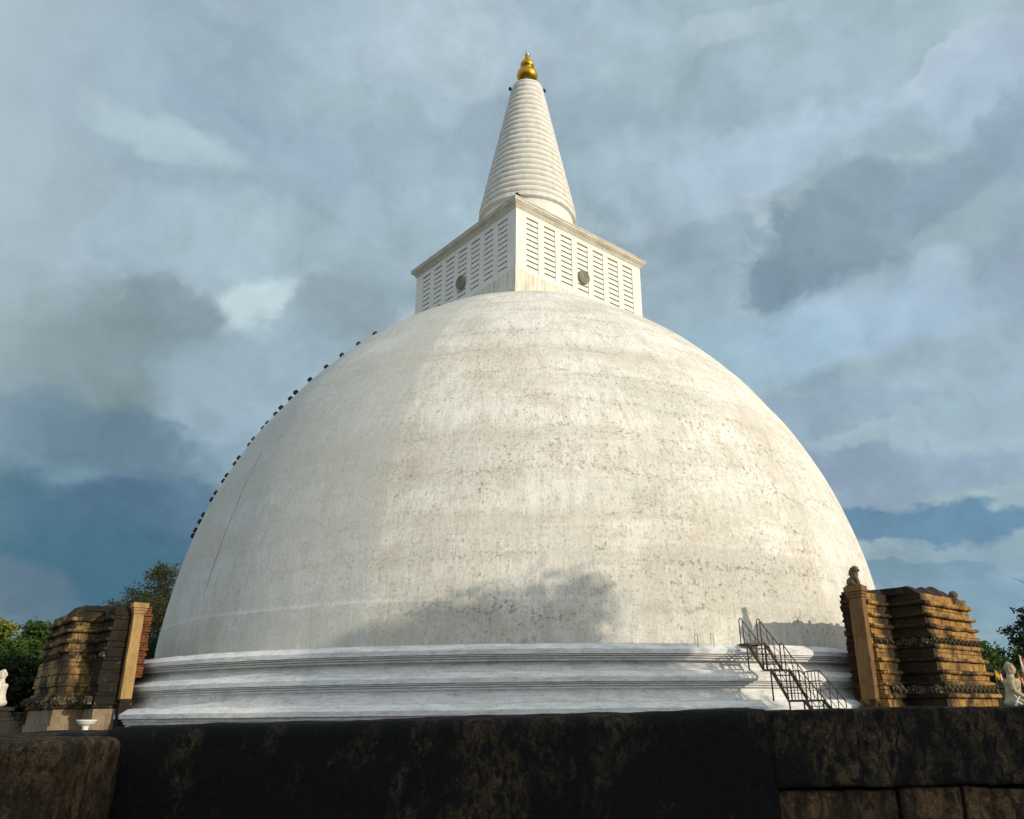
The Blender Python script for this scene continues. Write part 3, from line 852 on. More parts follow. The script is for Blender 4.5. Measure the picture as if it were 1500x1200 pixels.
for fi, (L0, z0, L1, z1) in enumerate(flights):
    for sx in (-1, 1):
        r = MB(); rr = .019
        zp = platforms[fi][2]
        if fi < 2:                              # tall inverted-U hoop at the head, sloping rail to the foot
            la = L0-.36; lb_ = L0-.16
            r.tube([sp3(sx*HW, la, zp), sp3(sx*HW, la, zp+HR-.08), sp3(sx*HW, la+.03, zp+HR-.015), sp3(sx*HW, (la+lb_)/2, zp+HR), sp3(sx*HW, lb_-.03, zp+HR-.015), sp3(sx*HW, lb_, zp+HR-.09), sp3(sx*HW, lb_, zp)], rr, 6)
            start = Vector(sp3(sx*HW, lb_, zp+HR-.09))
        else:
            la = platforms[2][0]+.02
            r.tube([sp3(sx*HW, la, zp), sp3(sx*HW, la, zp+HR-.06), sp3(sx*HW, la+.05, zp+HR), sp3(sx*HW, L0-.06, zp+HR), sp3(sx*HW, L0, zp+HR-.03)], rr, 6)
            for q in range(1, 5):
                L = la+(L0-la)*q/4.6
                r.tube([sp3(sx*HW, L, zp), sp3(sx*HW, L, zp+HR)], rr*.75, 5)
            for zq in (.28, .56): r.tube([sp3(sx*HW, la, zp+zq), sp3(sx*HW, L0, zp+zq)], rr*.6, 5)
            start = Vector(sp3(sx*HW, L0, zp+HR-.03))
        end = Vector(sp3(sx*HW, L1, z1+HR*.92))
        r.tube([start, end], rr, 6)
        for q in (.33, .66, 1.0):
            p = start.lerp(end, q)
            f = L0+(L1-L0)*q; zb_ = z0+(z1-z0)*q
            r.tube([p, (p.x, -f, zb_)], rr*.85, 5)
        for hq in (.33, .66):
            r.tube([Vector((start.x, start.y, start.z-HR*hq)), Vector((end.x, end.y, end.z-HR*hq))], rr*.6, 5)
        r.build('handrail', M['iron'], st)
lh = thing('grab_rail', 'pair of thin grey hooped grab rails on the base ledge left of the iron staircase', 'grab rail', (5.26, 28.50, GZ), math.atan2(.31, .95))
for sx in (-1, 1):
    h = MB(); x = sx*.31
    h.tube([(x,.09,2.79),(x,.09,3.03),(x+.01,.06,3.10),(x+.0,-.01,3.125),(x,-.08,3.09),(x,-.11,3.0),(x,-.115,2.66)], .013, 6); h.build('hoop', M['cornice'], lh)

# ------------------------------------------------------------------ wall in front
def rough_block(mb, x0, x1, y0, y1, z0, z1, res, e, amp, seed, slope=(0,0), ex=None):
    """closed box with rounded edges and lumpy faces"""
    nx, ny, nz = [max(3, int(d/res)) for d in (x1-x0, y1-y0, z1-z0)]
    idx = {}; vs = []; fs = []
    def vid(i, j, k):
        key = (i, j, k)
        if key in idx: return idx[key]
        p = Vector((x0+(x1-x0)*i/nx, y0+(y1-y0)*j/ny, z0+(z1-z0)*k/nz))
        q_ = ex or e
        inner = Vector((min(max(p.x, x0+q_), x1-q_), min(max(p.y, y0+e), y1-e), min(max(p.z, z0+e), z1-e)))
        d = p-inner; d.x *= e/q_
        if d.length > 1e-6:
            d = d.normalized()*min(e, max(abs(d.x), abs(d.y), abs(d.z))); d.x *= q_/e; p = inner + d
        p += mnoise.noise_vector(p*1.7+Vector((seed,0,0)))*amp + mnoise.noise_vector(p*7+Vector((0,seed,0)))*amp*.4 + mnoise.noise_vector(p*23)*amp*.14
        f = (k/nz)**2
        p.z += f*(slope[0] + (slope[1]-slope[0])*i/nx)
        idx[key] = len(vs); vs.append(p); return idx[key]
    for i in range(nx):
        for k in range(nz):
            fs.append((vid(i,0,k),vid(i+1,0,k),vid(i+1,0,k+1),vid(i,0,k+1)))
            fs.append((vid(i+1,ny,k),vid(i,ny,k),vid(i,ny,k+1),vid(i+1,ny,k+1)))
    for j in range(ny):
        for k in range(nz):
            fs.append((vid(0,j+1,k),vid(0,j,k),vid(0,j,k+1),vid(0,j+1,k+1)))
            fs.append((vid(nx,j,k),vid(nx,j+1,k),vid(nx,j+1,k+1),vid(nx,j,k+1)))
    for i in range(nx):
        for j in range(ny):
            fs.append((vid(i,j+1,0),vid(i+1,j+1,0),vid(i+1,j,0),vid(i,j,0)))
            fs.append((vid(i,j,nz),vid(i+1,j,nz),vid(i+1,j+1,nz),vid(i,j+1,nz)))
    mb.add(vs, fs, smooth=True)
wt = thing('stone_wall', 'long black weathered stone boundary wall across the foreground', 'wall', (0, 4.0, 0))
cp = MB()
slabs = [  # x0, x1, underside, top, resolution, edge, top slope
 (-9.0,-5.6,1.1,1.55,.09,.04,(0,0)), (-5.6,-2.15,1.1,1.545,.06,.04,(0,-.01)), (-2.13,1.03,.62,1.585,.02,.06,(-.03,.022)),
 (1.012,2.62,1.262,1.603,.018,.014,(-.004,.006)), (2.63,4.4,1.25,1.605,.06,.02,(0,0)), (4.41,6.8,1.26,1.60,.09,.02,(0,0)), (6.81,9.0,1.25,1.61,.09,.02,(0,0))]
for i, (x0, x1, z0, z1, res, e, sl) in enumerate(slabs):
    cp = MB(); rough_block(cp, x0, x1, .0, .62, z0, z1, res, e, .016, i*3.1, sl, .012)
    cp.build('coping_stone', M['wall_dark'] if i == 2 else M['wall'], wt)
bl = MB()
rw = random.Random(5)
lower = [(-9,-7.4),(-7.39,-5.8),(-5.79,-4.2),(-4.19,-2.15)] + [(1.022,1.33),(1.335,1.575),(1.585,1.86),(1.875,2.0),(2.01,2.36),(2.37,2.9)] + [(2.91,3.5),(3.51,4.2),(4.21,5.0),(5.01,5.9),(5.91,6.9),(6.91,8.0),(8.01,9.0)]
for i, (x0, x1) in enumerate(lower):
    near = 1 < x0 < 2.5
    h = 1.258 if x0 > 0 else 1.095
    rough_block(bl, x0, x1, .012+rw.uniform(0,.03), .60, .62, h, .018 if near else .12, .010, .014, 40+i*2.3, (rw.uniform(-.006,.006), rw.uniform(-.010,.006)))
x = -9.0
while x < 9:
    w_ = rw.uniform(.6, 1.1)
    rough_block(bl, x+.004, x+w_-.004, .0, .60, -.05, .61, .12, .02, .015, 90+i*2.3)
    x += w_; i += 1
bl.build('block_courses', M['wall_lower'], wt)
bk = MB(); bk.box(-9, 9, .08, .58, 0, 1.24); bk.build('wall_core', M['rubble'], wt)
sb = thing('stone_block', 'large rough brown stone block with rounded corner at the left end of the wall', 'stone block', (-3.0, 3.46, 0))
b_ = MB(); rough_block(b_, -1.6, 1.005, .0, .50, -.02, 1.60, .02, .05, .02, 77, (.0, -.075))
b_.build('block', M['wall_left'], sb)

# low dark wall behind the right statue, low masonry at the far left
dw = thing('parapet_wall', 'low dark masonry wall behind the right seated statue', 'wall', (28.2, 49.5, GZ), R(-8))
p = MB()
for q in range(6): p.box(-5.5, 11, -.2+.03*(q % 2), .35, q*.28, q*.28+.272)
p.box(-5.6, 11.1, -.28, .43, 1.682, 1.86)
o = p.build('wall_courses', M['darkwall'], dw); 
lw = thing('masonry_ledge', 'low stepped brown masonry ledge beside the left statue pedestal', 'wall', (-23.6, 37.6, GZ), R(-50))
p = MB()
for (x0,x1,y0,y1,z0,z1) in ((-1.6,1.5,-.4,.4,0,.42),(-1.55,1.45,-.36,.36,.422,.50),(-1.5,.9,-.3,.3,.502,.78),(-1.55,.95,-.34,.34,.782,.88)): p.box(x0,x1,y0,y1,z0,z1)
o = baked(p.build('ledge_courses', M['greystone'], lw), [('BEVEL', dict(width=.03, segments=2))])

# white offering bowl on its stem
bw = thing('offering_bowl', 'white stone offering bowl on a stem in front of the left frontispiece', 'bowl', (-15.95, 28.9, GZ))
p = MB(); p.lathe([(.0,0),(.24,0),(.24,.10),(.12,.16),(.09,.28),(.12,.36),(.0,.37)], 24, smooth=True); p.build('stem', M['bowlw'], bw)
p = MB(); p.lathe([(.0,.37),(.13,.37),(.24,.41),(.29,.47),(.30,.50),(.32,.515),(.32,.55),(.29,.56),(.25,.53),(.0,.46)], 32, smooth=True); p.build('basin', M['bowlw'], bw)

# ------------------------------------------------------------------ seated statues
def seated(name, label, mat, loc, rz, H, ped):
    """cross-legged figure, hands in its lap; faces -y"""
    t = thing(name, label, 'statue', loc, rz)
    b = MB()
    b.ball((0,.06,.13), (.30,.26,.15), 18, 10)                       # hips
    for s in (-1, 1):
        b.tube([(s*.14,.10,.14),(s*.30,-.02,.14),(s*.44,-.14,.115)], [.145,.135,.10], 12)   # thigh
        b.ball((s*.45,-.15,.11), (.10,.10,.095), 12, 8)
        b.tube([(s*.45,-.16,.10),(s*.25,-.30,.11),(s*-.02,-.33,.13)], [.09,.082,.06], 12)    # shin crossing
        b.ball((s*-.10,-.33,.15), (.10,.055,.04), 10, 6)             # foot
        b.tube([(s*.235,.03,.735),(s*.30,.04,.62),(s*.335,.02,.44)], [.085,.075,.063], 12)   # upper arm
        b.tube([(s*.335,.02,.44),(s*.25,-.12,.33),(s*.09,-.25,.275)], [.064,.055,.04], 12)   # forearm
        b.ball((s*.245,.03,.735), (.095,.09,.085), 12, 8)
        b.ball((s*.04,-.265,.262+.02*s), (.075,.05,.025), 10, 6)     # palm
        for q in range(4):
            b.tube([(s*.0,-.24-.022*q,.262+.02*s),(s*-.07,-.245-.022*q,.268+.02*s),(s*-.115+.008*q*s,-.25-.02*q,.262+.02*s)], [.015,.014,.011], 6)
        b.tube([(s*.06,-.23,.29),(s*.02,-.235,.315)], [.018,.014], 6)
        b.ball((s*.122,.035,.965), (.022,.035,.085), 8, 6)           # long ears
        b.ball((s*.04,-.085,1.015), (.028,.016,.012), 8, 5)          # brow and eyelid
    b.tube([(0,.06,.15),(0,.05,.35),(0,.03,.52),(0,.03,.66),(0,.035,.74)], [.23,.185,.195,.225,.19], 18)
    b.ball((0,-.02,.62), (.19,.13,.13), 14, 8)
    b.ball((0,.045,.77), (.20,.10,.07), 14, 8)
    b.tube([(0,.035,.76),(0,.02,.90)], [.10,.088], 12)
    b.ball((0,.01,.985), (.122,.135,.155), 18, 12)
    b.ball((0,-.03,.93), (.075,.08,.06), 12, 8)
    b.ball((0,.04,1.13), (.07,.07,.055), 12, 8)
    b.tube([(0,-.105,1.02),(0,-.132,.975),(0,-.118,.965)], [.014,.024,.018], 8)
    b.ball((0,-.112,.935), (.034,.016,.010), 8, 5); b.ball((0,-.10,.90), (.03,.025,.02), 8, 5)
    for v in range(len(b.v)): b.v[v] = tuple(H/1.18*c for c in b.v[v])
    body = fused(b, 'statue_body', mat, t, .011*H/1.18, 3)
    hr = MB()
    for q in range(150):
        u = (q+.5)/150; ph = math.acos(1-u*1.05); th = q*2.39996
        d = Vector((math.sin(ph)*math.cos(th), math.sin(ph)*math.sin(th), math.cos(ph)))
        if d.y < -.45 and d.z < .72: continue
        hr.ball(tuple(H/1.18*c for c in (d.x*.126, .012+d.y*.14, .985+d.z*.160)), .018*H/1.18, 5, 3)
    hr.build('curled_hair', mat, t)
    rb_ = MB()   # robe edge from the left shoulder across the chest
    rb_.tube([tuple(H/1.18*c for c in q) for q in [(.19,.02,.80),(.12,-.10,.74),(.0,-.155,.64),(-.10,-.155,.55),(-.19,-.09,.46),(-.215,.0,.42)]], .011, 6); rb_.build('robe_hem', mat, t)
    p = MB()
    y = 0
    for (hx, hy, z0, z1) in ped: p.box(-hx, hx, -hy*1.0-.05, hy-.05, z0, z1)
    o = baked(p.build('pedestal', M['greystone'] if name == 'seated_statue' and mat is M['statue_w'] else M['darkwall'], t), [('BEVEL', dict(width=.02, segments=2))])
    return t
seated('seated_statue', 'pale seated meditating statue on a grey pedestal at the far left edge', M['statue_w'], (-17.78, 26.75, 1.97), R(-62), 1.14, [(.62,.55,-.12,-.003),(.56,.48,-.30,-.122),(.66,.58,-.42,-.302),(.72,.64,-.97,-.422)])
seated('seated_statue', 'beige seated meditating statue in profile beside the right frontispiece', M['statue_b'], (14.78, 26.9, 1.58), R(62), 1.40, [(.68,.58,-.12,-.003),(.62,.52,-.45,-.122),(.70,.60,-.58,-.452)])
wc = thing('white_cloth', 'small crumpled white cloth strip hanging at the foot of the right statue', 'cloth', (14.30, 26.1, 1.64))
p = MB()
for (pts, w_) in (([(0,0,0),(.03,0,.12),(.10,-.02,.22),(.17,0,.28)], .030), ([(.03,0,.12),(.12,.02,.10),(.2,0,.04)], .024), ([(0,0,.02),(-.06,.02,-.05),(-.10,.0,-.14)], .03), ([(.1,0,.2),(.06,.02,.27),(.0,0,.30)], .02)):
    p.tube(pts, [w_, w_*1.1, w_*.8, w_*.4][:len(pts)], 5)
p.build('cloth_folds', M['bowlw'], wc)

# ------------------------------------------------------------------ flags
def flag(label, loc, H, cols, w, h, droop, group='prayer flags beyond the parapet', rz=0):
    t = thing('flag', label, 'flag', loc, rz, group)
    p = MB(); p.tube([(0,0,0),(0,0,H)], [.03,.02], 8); p.build('pole', M['barkpale'], t)
    f = MB(); nx, nz = 14, 12
    vs = []; fs = []
    for i in range(nx+1):
        for j in range(nz+1):
            u = i/nx; v = j/nz
            vs.append((.02+w*u*(1-.25*droop), .07*math.sin(u*9+v*3)*u+.03*math.sin(v*7), H-.06-h*v-droop*h*.9*u**1.3))
    for i in range(nx):
        for j in range(nz):
            a = i*(nz+1)+j; fs.append((a, a+1, a+nz+2, a+nz+1))
    f.add(vs, fs, smooth=True)
    k = NT('flag_cloth')
    uvn = k.n('ShaderNodeUVMap').outputs[0]
    sep = k.n('ShaderNodeSeparateXYZ'); k.l(uvn, sep.inputs[0])
    cr_ = k.n('ShaderNodeValToRGB'); cr_.color_ramp.interpolation = 'CONSTANT'
    el = cr_.color_ramp.elements
    while len(el) < len(cols): el.new(.5)
    for q, c in enumerate(cols):
        el[q].position = q/len(cols); el[q].color = (*c, 1)
    k.l(sep.outputs[0], cr_.inputs[0]); k.color(cr_.outputs[0])
    o = f.build('flag_cloth', k.m, t)
    lay = o.data.uv_layers.new(name='UVMap')
    for poly in o.data.polygons:
        for li, vi in zip(poly.loop_indices, poly.vertices):
            lay.data[li].uv = ((vi//(nz+1))/nx*.999, (vi % (nz+1))/nz)
    return t
YE, RE, WH, OR, BL = (.55,.36,.03), (.40,.03,.025), (.62,.60,.56), (.5,.16,.03), (.05,.1,.35)
flag('small drooping yellow and red flag on a pole behind the right seated statue', (22.6, 42.6, GZ), 2.45, [YE, YE, RE, WH, RE], .5, .42, .75)
flag('tall red and white striped flag on a pole at the right edge of the photo', (21.75, 38.6, GZ), 2.95, [WH, RE, WH, RE, OR, RE], .62, .75, 1.0)
flag('small faded red flag on a short pole just behind the seated statue head', (24.3, 43.6, GZ), 2.35, [OR, RE, WH], .35, .45, .9)
for (x, y, h_, lab) in ((22.2, 43.4, 2.1, 'thin bare wooden post above the dark parapet, left of the yellow flag'),):
    p = MB(); p.tube([(0,0,0),(.02,0,h_*.5),(-.01,0,h_)], [.05,.045,.035], 7); tag(p.build('wooden_post', M['barkpale'], None, (x, y, GZ)), lab, 'post')
# ------------------------------------------------------------------ trees
def leaves_mesh(name, pts, size, mat, up=.35, aspect=.5, rs=1):
    """one small bent leaf per point, random tilt"""
    r = np.random.default_rng(rs)
    n = len(pts); P = np.asarray(pts)
    a = r.normal(size=(n,3)); a[:,2] *= .6; a[:,2] -= .25; a /= np.linalg.norm(a, axis=1)[:,None]
    b = r.normal(size=(n,3)); b[:,2] += up; b -= (b*a).sum(1)[:,None]*a; b /= np.linalg.norm(b, axis=1)[:,None]
    c = np.cross(a, b)
    s = size*(.6+.8*r.random(n))[:,None]
    v = np.stack([P, P+a*s*.5+c*s*aspect*.5+b*s*.06, P+a*s, P+a*s*.5-c*s*aspect*.5+b*s*.06], 1).reshape(-1, 3)
    me = bpy.data.meshes.new(name)
    me.vertices.add(4*n); me.vertices.foreach_set('co', v.ravel())
    me.loops.add(4*n); me.loops.foreach_set('vertex_index', np.arange(4*n, dtype=np.int32))
    me.polygons.add(n); me.polygons.foreach_set('loop_start', np.arange(0, 4*n, 4, dtype=np.int32))
    me.update(calc_edges=True); me.validate()
    me.materials.append(mat)
    return me

def tree(name, label, loc, clusters, leaf, size, nleaf, trunk_r, bark, seed, group=None, split=None, bare=0, clump=.33, cat='tree'):
    """clusters: (x, y, z, r) around the foot of the tree; leaves gather in clumps at twig ends"""
    r = np.random.default_rng(seed)
    t = thing(name, label, cat, loc, 0, group)
    tr = MB()
    cl = np.array(clusters, float)
    top = cl[np.argmax(cl[:,2])]
    cen = cl[:,:3].mean(0)
    zf = max(.12, (cl[:,2].min()-cl[:,3].max())*.55)
    fork = Vector((cen[0]*.45, cen[1]*.45, max(zf, cen[2]*.42)))
    w = lambda p, q, f: Vector(p).lerp(Vector(q), f) + Vector(r.normal(size=3))*.03*(Vector(q)-Vector(p)).length
    tr.tube([(0,0,-.15), (0,0,.1), w((0,0,0), fork, .5), fork], [trunk_r*1.5, trunk_r*1.15, trunk_r*.95, trunk_r*.8], 10)
    pts = []
    tot = (cl[:,3]**2).sum()
    for (x, y, z, rad) in clusters:
        c = Vector((x, y, z))
        m1 = w(fork, c, .5) + Vector((0,0,.06*(c-fork).length))
        tr.tube([fork, m1, c], [trunk_r*.5, trunk_r*.3, trunk_r*.14], 7)
        n = int(nleaf*rad*rad/tot)
        k = max(4, int(9*rad/ max(.6, size*4)) + 6)
        for q in range(k):
            d = r.normal(size=3); d /= np.linalg.norm(d); d[2] = d[2]*.8+.15
            e = c + Vector(d)*rad*(.45+.55*r.random()**.6)
            mid = w(c, e, .5)
            tr.tube([c, mid, e], [trunk_r*.12, trunk_r*.08, trunk_r*.03], 5, cap=False)
            kk = max(1, int(n/k*(.5+r.random())))
            cr_ = rad*clump*(.7+.7*r.random())
            g = r.normal(size=(kk,3))*np.array([1,1,.62])*cr_*.62
            pts.append(np.array(e)+g)
        kk = n//5
        pts.append(np.array(c)+r.normal(size=(kk,3))*rad*.42)
    for q in range(bare):
        a = r.uniform(0, 6.28); e = Vector(top[:3]) + Vector((math.cos(a)*.9, math.sin(a)*.9, top[3]*(1.0+.5*r.random())))
        m1 = w(Vector(top[:3]), e, .45); 
        tr.tube([top[:3], m1, e], [trunk_r*.22, trunk_r*.15, trunk_r*.05], 5)
        for s in range(4):
            f = .4+.15*s; b0 = w(m1, e, f-.3); b1 = b0 + Vector((r.normal()*.5, r.normal()*.5, .35+.3*r.random()))
            tr.tube([b0, w(b0, b1, .5), b1], [trunk_r*.09, trunk_r*.07, trunk_r*.03], 4)
    tr.build('trunk', bark, t)
    P = np.concatenate(pts)
    me = leaves_mesh('crown', P, size, leaf, rs=seed)
    link('crown', me, leaf, t)
    return t

def crown(rx, ry, z0, z1, n, rad, seed, power=1.0):
    r = np.random.default_rng(seed); out = []
    while len(out) < n:
        p = r.uniform(-1, 1, 3)
        if np.linalg.norm(p) > 1: continue
        out.append((p[0]*rx, p[1]*ry, z0+(z1-z0)*(p[2]*.5+.5), rad*(.7+.6*r.random())))
    return out

# big trees on the visitor's right: their evening shadow lies on the stupa and the wall
def shade_tree(name, label, loc, prof, seed, nleaf):
    cl = []
    r = np.random.default_rng(seed)
    for (y, z, rad) in prof:
        cl.append((r.uniform(-.8,.8), y-loc[1], z-loc[2], rad))
    return tree(name, label, loc, cl, M['leaf'], .42, nleaf, .38, M['bark'], seed, 'tall trees right of the path', clump=.42)
shade_tree('shade_tree', 'tall broad tree outside the right edge whose round top shades the dome', (32, 8.4, GZ), [(7.9,15.3,1.8),(7.7,13.2,2.2),(8.9,13.5,1.5),(6.5,15.4,1.5),(6.2,13.2,1.8),(8.0,10.6,2.3),(9.8,10.9,1.5),(5.6,10.8,2.0),(10.4,8.9,1.5),(7.5,8.2,2.2)], 21, 9000)
shade_tree('shade_tree', 'tall tree with a flat crown next to the round-topped shade tree', (32.3, 3.4, GZ), [(4.9,15.8,1.4),(3.4,15.5,1.3),(4.4,13.8,1.9),(2.4,14.6,1.3),(2.0,12.6,1.8),(3.4,10.8,2.2),(1.0,13.2,1.5),(.6,10.8,1.7),(5.2,10.6,1.7),(2.6,8.5,2.0)], 22, 9000)
shade_tree('shade_tree', 'lower dense tree on the right of the path, shading the wall', (31, -15.5, GZ-1), [(-15,12.2,2.4),(-18.5,12.0,2.4),(-12.5,10.6,2.2),(-20.5,10.2,2.2),(-16.5,9.2,2.8),(-13.5,7.4,2.4),(-19.0,7.2,2.4),(-16.2,13.6,2.2),(-16,5.6,2.4),(-21.8,7.6,2.0)], 23, 9000)
shade_tree('shade_tree', 'lower spreading tree farthest back on the right of the path', (31.5, -25.0, GZ-1), [(-24,12.0,2.4),(-27,11.6,2.4),(-25.5,9.2,2.8),(-22.6,9.0,2.2),(-28.6,8.6,2.2),(-25,6.6,2.6)], 24, 5000)
shade_tree('shade_tree', 'lower dense tree on the right just ahead of the wall-shading tree', (30.5, -7.2, GZ-1), [(-7.5,10.2,2.0),(-5.6,9.4,1.8),(-9.4,9.6,2.0),(-7.2,7.6,2.4),(-4.4,7.2,1.7),(-9.6,6.6,2.0),(-6.6,5.4,2.2)], 25, 5000)

# trees behind the place, each with its own shape
GB = 'trees behind the terrace'
def bg(name, label, az, d, ztop, w, h, leaf, size, n, seed, nc=9, bark='bark', tr=.16, bare=0, clump=.36, rad=None):
    x, y = d*math.sin(R(az)), d*math.cos(R(az))
    rad = rad or w*.34
    z1 = ztop-GZ-rad*.75; z0 = max(rad*.6, ztop-GZ-h+rad*.6)
    cl = crown(w*.68, w*.68, z0, z1, nc, rad, seed)
    cl.append((0, 0, z1, rad*.9))
    return tree(name, label, (x, y, GZ), cl, leaf, size, n, tr, M[bark], seed, GB, bare=bare, clump=clump)
bg('leafy_tree', 'dark green leafy tree behind the left statue with a sunlit yellow top', -34.3, 53, 6.7, 2.6, 6.2, M['leafy'], .24, 9000, 31, 13, 'barkpale')
bg('leafy_tree', 'green leafy tree between the left statue tree and the left frontispiece', -32.2, 50, 6.3, 2.2, 5.8, M['leaf'], .22, 9000, 32, 12, 'barkpale')
bg('leafy_tree', 'low dark bushy tree in front of the sunlit left trees', -33.2, 46.5, 4.5, 2.4, 4.2, M['leafd'], .22, 9000, 33, 13)
bg('leafy_tree', 'dark rounded tree at the far left edge behind the statue', -36.0, 50, 6.2, 2.6, 6, M['leafd'], .24, 6000, 34, 11)
bg('leafy_tree', 'dark low bush filling the gap behind the left frontispiece', -30.6, 47, 4.2, 2.0, 3.9, M['leafd'], .22, 5000, 35, 9)
bg('spreading_tree', 'sparse olive brown tree with pale limbs rising beside the left flank of the dome', -25.9, 92, 16.9, 6.4, 11.0, M['leafo'], .27, 13000, 36, 17, 'barkpale', .34, clump=.30, rad=1.7)
bg('spreading_tree', 'thin olive tree with an open crown just above the left frontispiece top', -28.4, 84, 11.6, 4.2, 6.5, M['leafo'], .25, 6000, 37, 10, 'barkpale', .26, clump=.30, rad=1.2)
bg('leafy_tree', 'dark green low tree seen between the left frontispiece and the dome', -26.3, 74, 7.6, 3.0, 7, M['leafd'], .3, 7000, 38, 13)
bg('leafy_tree', 'dark green tree behind the left frontispiece brick edge', -28.0, 76, 7.0, 3.0, 6.5, M['leafd'], .3, 6000, 39, 11)
bg('leafy_tree', 'mid green bushy tree behind the parapet, right of the right frontispiece', 27.6, 84, 7.0, 3.4, 6.5, M['leaf'], .34, 7000, 41, 13)
bg('leafy_tree', 'green bushy tree behind the yellow flag and the right statue', 29.6, 88, 7.4, 3.6, 7, M['leaf'], .34, 7000, 42, 13)
bg('leafy_tree', 'dark green bush behind the parapet below the bare-topped tree', 31.4, 78, 6.6, 3.2, 6.2, M['leafd'], .32, 6000, 43, 12)
bg('bare_topped_tree', 'tall dark ragged tree with bare twigs on top at the right edge', 31.0, 66, 9.6, 2.3, 6.8, M['leafd'], .26, 4200, 44, 15, 'bark', .22, 5, .30, .75)
bg('leafy_tree', 'tall dark tree partly outside the right edge of the photo', 33.6, 70, 8.4, 3.2, 8, M['leafd'], .3, 6000, 45, 12)
bg('leafy_tree', 'thin dark tree whose branch tips show past the right frontispiece corner', 26.6, 62, 6.2, 1.6, 4.2, M['leafd'], .24, 1500, 46, 7, clump=.3)

# ------------------------------------------------------------------ light, sky, camera
sd = Vector((math.sin(R(SUN_AZ))*math.cos(R(SUN_EL)), -math.cos(R(SUN_AZ))*math.cos(R(SUN_EL)), math.sin(R(SUN_EL))))
L = bpy.data.lights.new('sun', 'SUN'); L.energy = 3.4; L.angle = R(.5); L.color = (1.0, .89, .70)
lo = bpy.data.objects.new('sun', L); col.objects.link(lo); lo.rotation_euler = sd.to_track_quat('Z', 'Y').to_euler(); lo.location = sd*100

wd = bpy.data.worlds.new('World'); scene.world = wd; wd.use_nodes = True
k = wd.node_tree; k.nodes.clear()
def N(t, **kw):
    x = k.nodes.new(t)
    for a, v in kw.items(): setattr(x, a, v)
    return x
Lk = k.links.new
def mixc(f, a, b):
    x = N('ShaderNodeMix', data_type='RGBA')
    if isinstance(f, float): x.inputs[0].default_value = f
    else: Lk(f, x.inputs[0])
    for i, v in ((6, a), (7, b)):
        if isinstance(v, tuple): x.inputs[i].default_value = (*v, 1)
        else: Lk(v, x.inputs[i])
    return x.outputs[2]
def mr(f, a, b, lo_=0., hi=1., smooth=True):
    x = N('ShaderNodeMapRange'); x.clamp = True
    if smooth: x.interpolation_type = 'SMOOTHSTEP'
    for i, v in zip((1,2,3,4), (a,b,lo_,hi)): x.inputs[i].default_value = v
    Lk(f, x.inputs[0]); return x.outputs[0]
def mth(op, a, b):
    x = N('ShaderNodeMath', operation=op)
    for i, v in enumerate((a, b)):
        if isinstance(v, (int, float)): x.inputs[i].default_value = v
        else: Lk(v, x.inputs[i])
    return x.outputs[0]
G = 10.0                                     # cloud radiance is given for a background strength of 0.1
def c10(c): return tuple(v*G for v in c)
skyt = N('ShaderNodeTexSky', sky_type='NISHITA'); skyt.sun_disc = False
skyt.sun_elevation = R(SUN_EL); skyt.sun_rotation = math.atan2(sd.x, sd.y)
skyt.air_density = 1.2; skyt.dust_density = 1.5
tc = N('ShaderNodeTexCoord').outputs['Generated']
def noise(vec, scale, detail, rough, dist=0.):
    x = N('ShaderNodeTexNoise'); x.inputs['Scale'].default_value = scale; x.inputs['Detail'].default_value = detail
    x.inputs['Roughness'].default_value = rough; x.inputs['Distortion'].default_value = dist
    Lk(vec, x.inputs['Vector']); return x
sep = N('ShaderNodeSeparateXYZ'); Lk(tc, sep.inputs[0])
el = sep.outputs[2]
# cloud layer coordinates: flatten towards the horizon as a real deck does
den = mth('ADD', mth('MAXIMUM', el, 0.0), .22)
cb_ = N('ShaderNodeCombineXYZ'); Lk(mth('DIVIDE', sep.outputs[0], den), cb_.inputs[0]); Lk(mth('DIVIDE', sep.outputs[1], den), cb_.inputs[1]); Lk(mth('MULTIPLY', el, 1.2), cb_.inputs[2])
deck = cb_.outputs[0]
# ragged offsets for every cloud outline
nz1 = noise(deck, 2.4, 4, .55); nz2 = noise(tc, 13, 4, .6)
def offs(n, s):
    a = N('ShaderNodeVectorMath', operation='SUBTRACT'); Lk(n.outputs['Color'], a.inputs[0]); a.inputs[1].default_value = (.5,.5,.5)
    b = N('ShaderNodeVectorMath', operation='SCALE'); b.inputs['Scale'].default_value = s; Lk(a.outputs[0], b.inputs[0]); return b.outputs[0]
ad = N('ShaderNodeVectorMath', operation='ADD'); Lk(tc, ad.inputs[0]); Lk(offs(nz1, .085), ad.inputs[1])
ad2 = N('ShaderNodeVectorMath', operation='ADD'); Lk(ad.outputs[0], ad2.inputs[0]); Lk(offs(nz2, .055), ad2.inputs[1])
wd_dir = ad2.outputs[0]
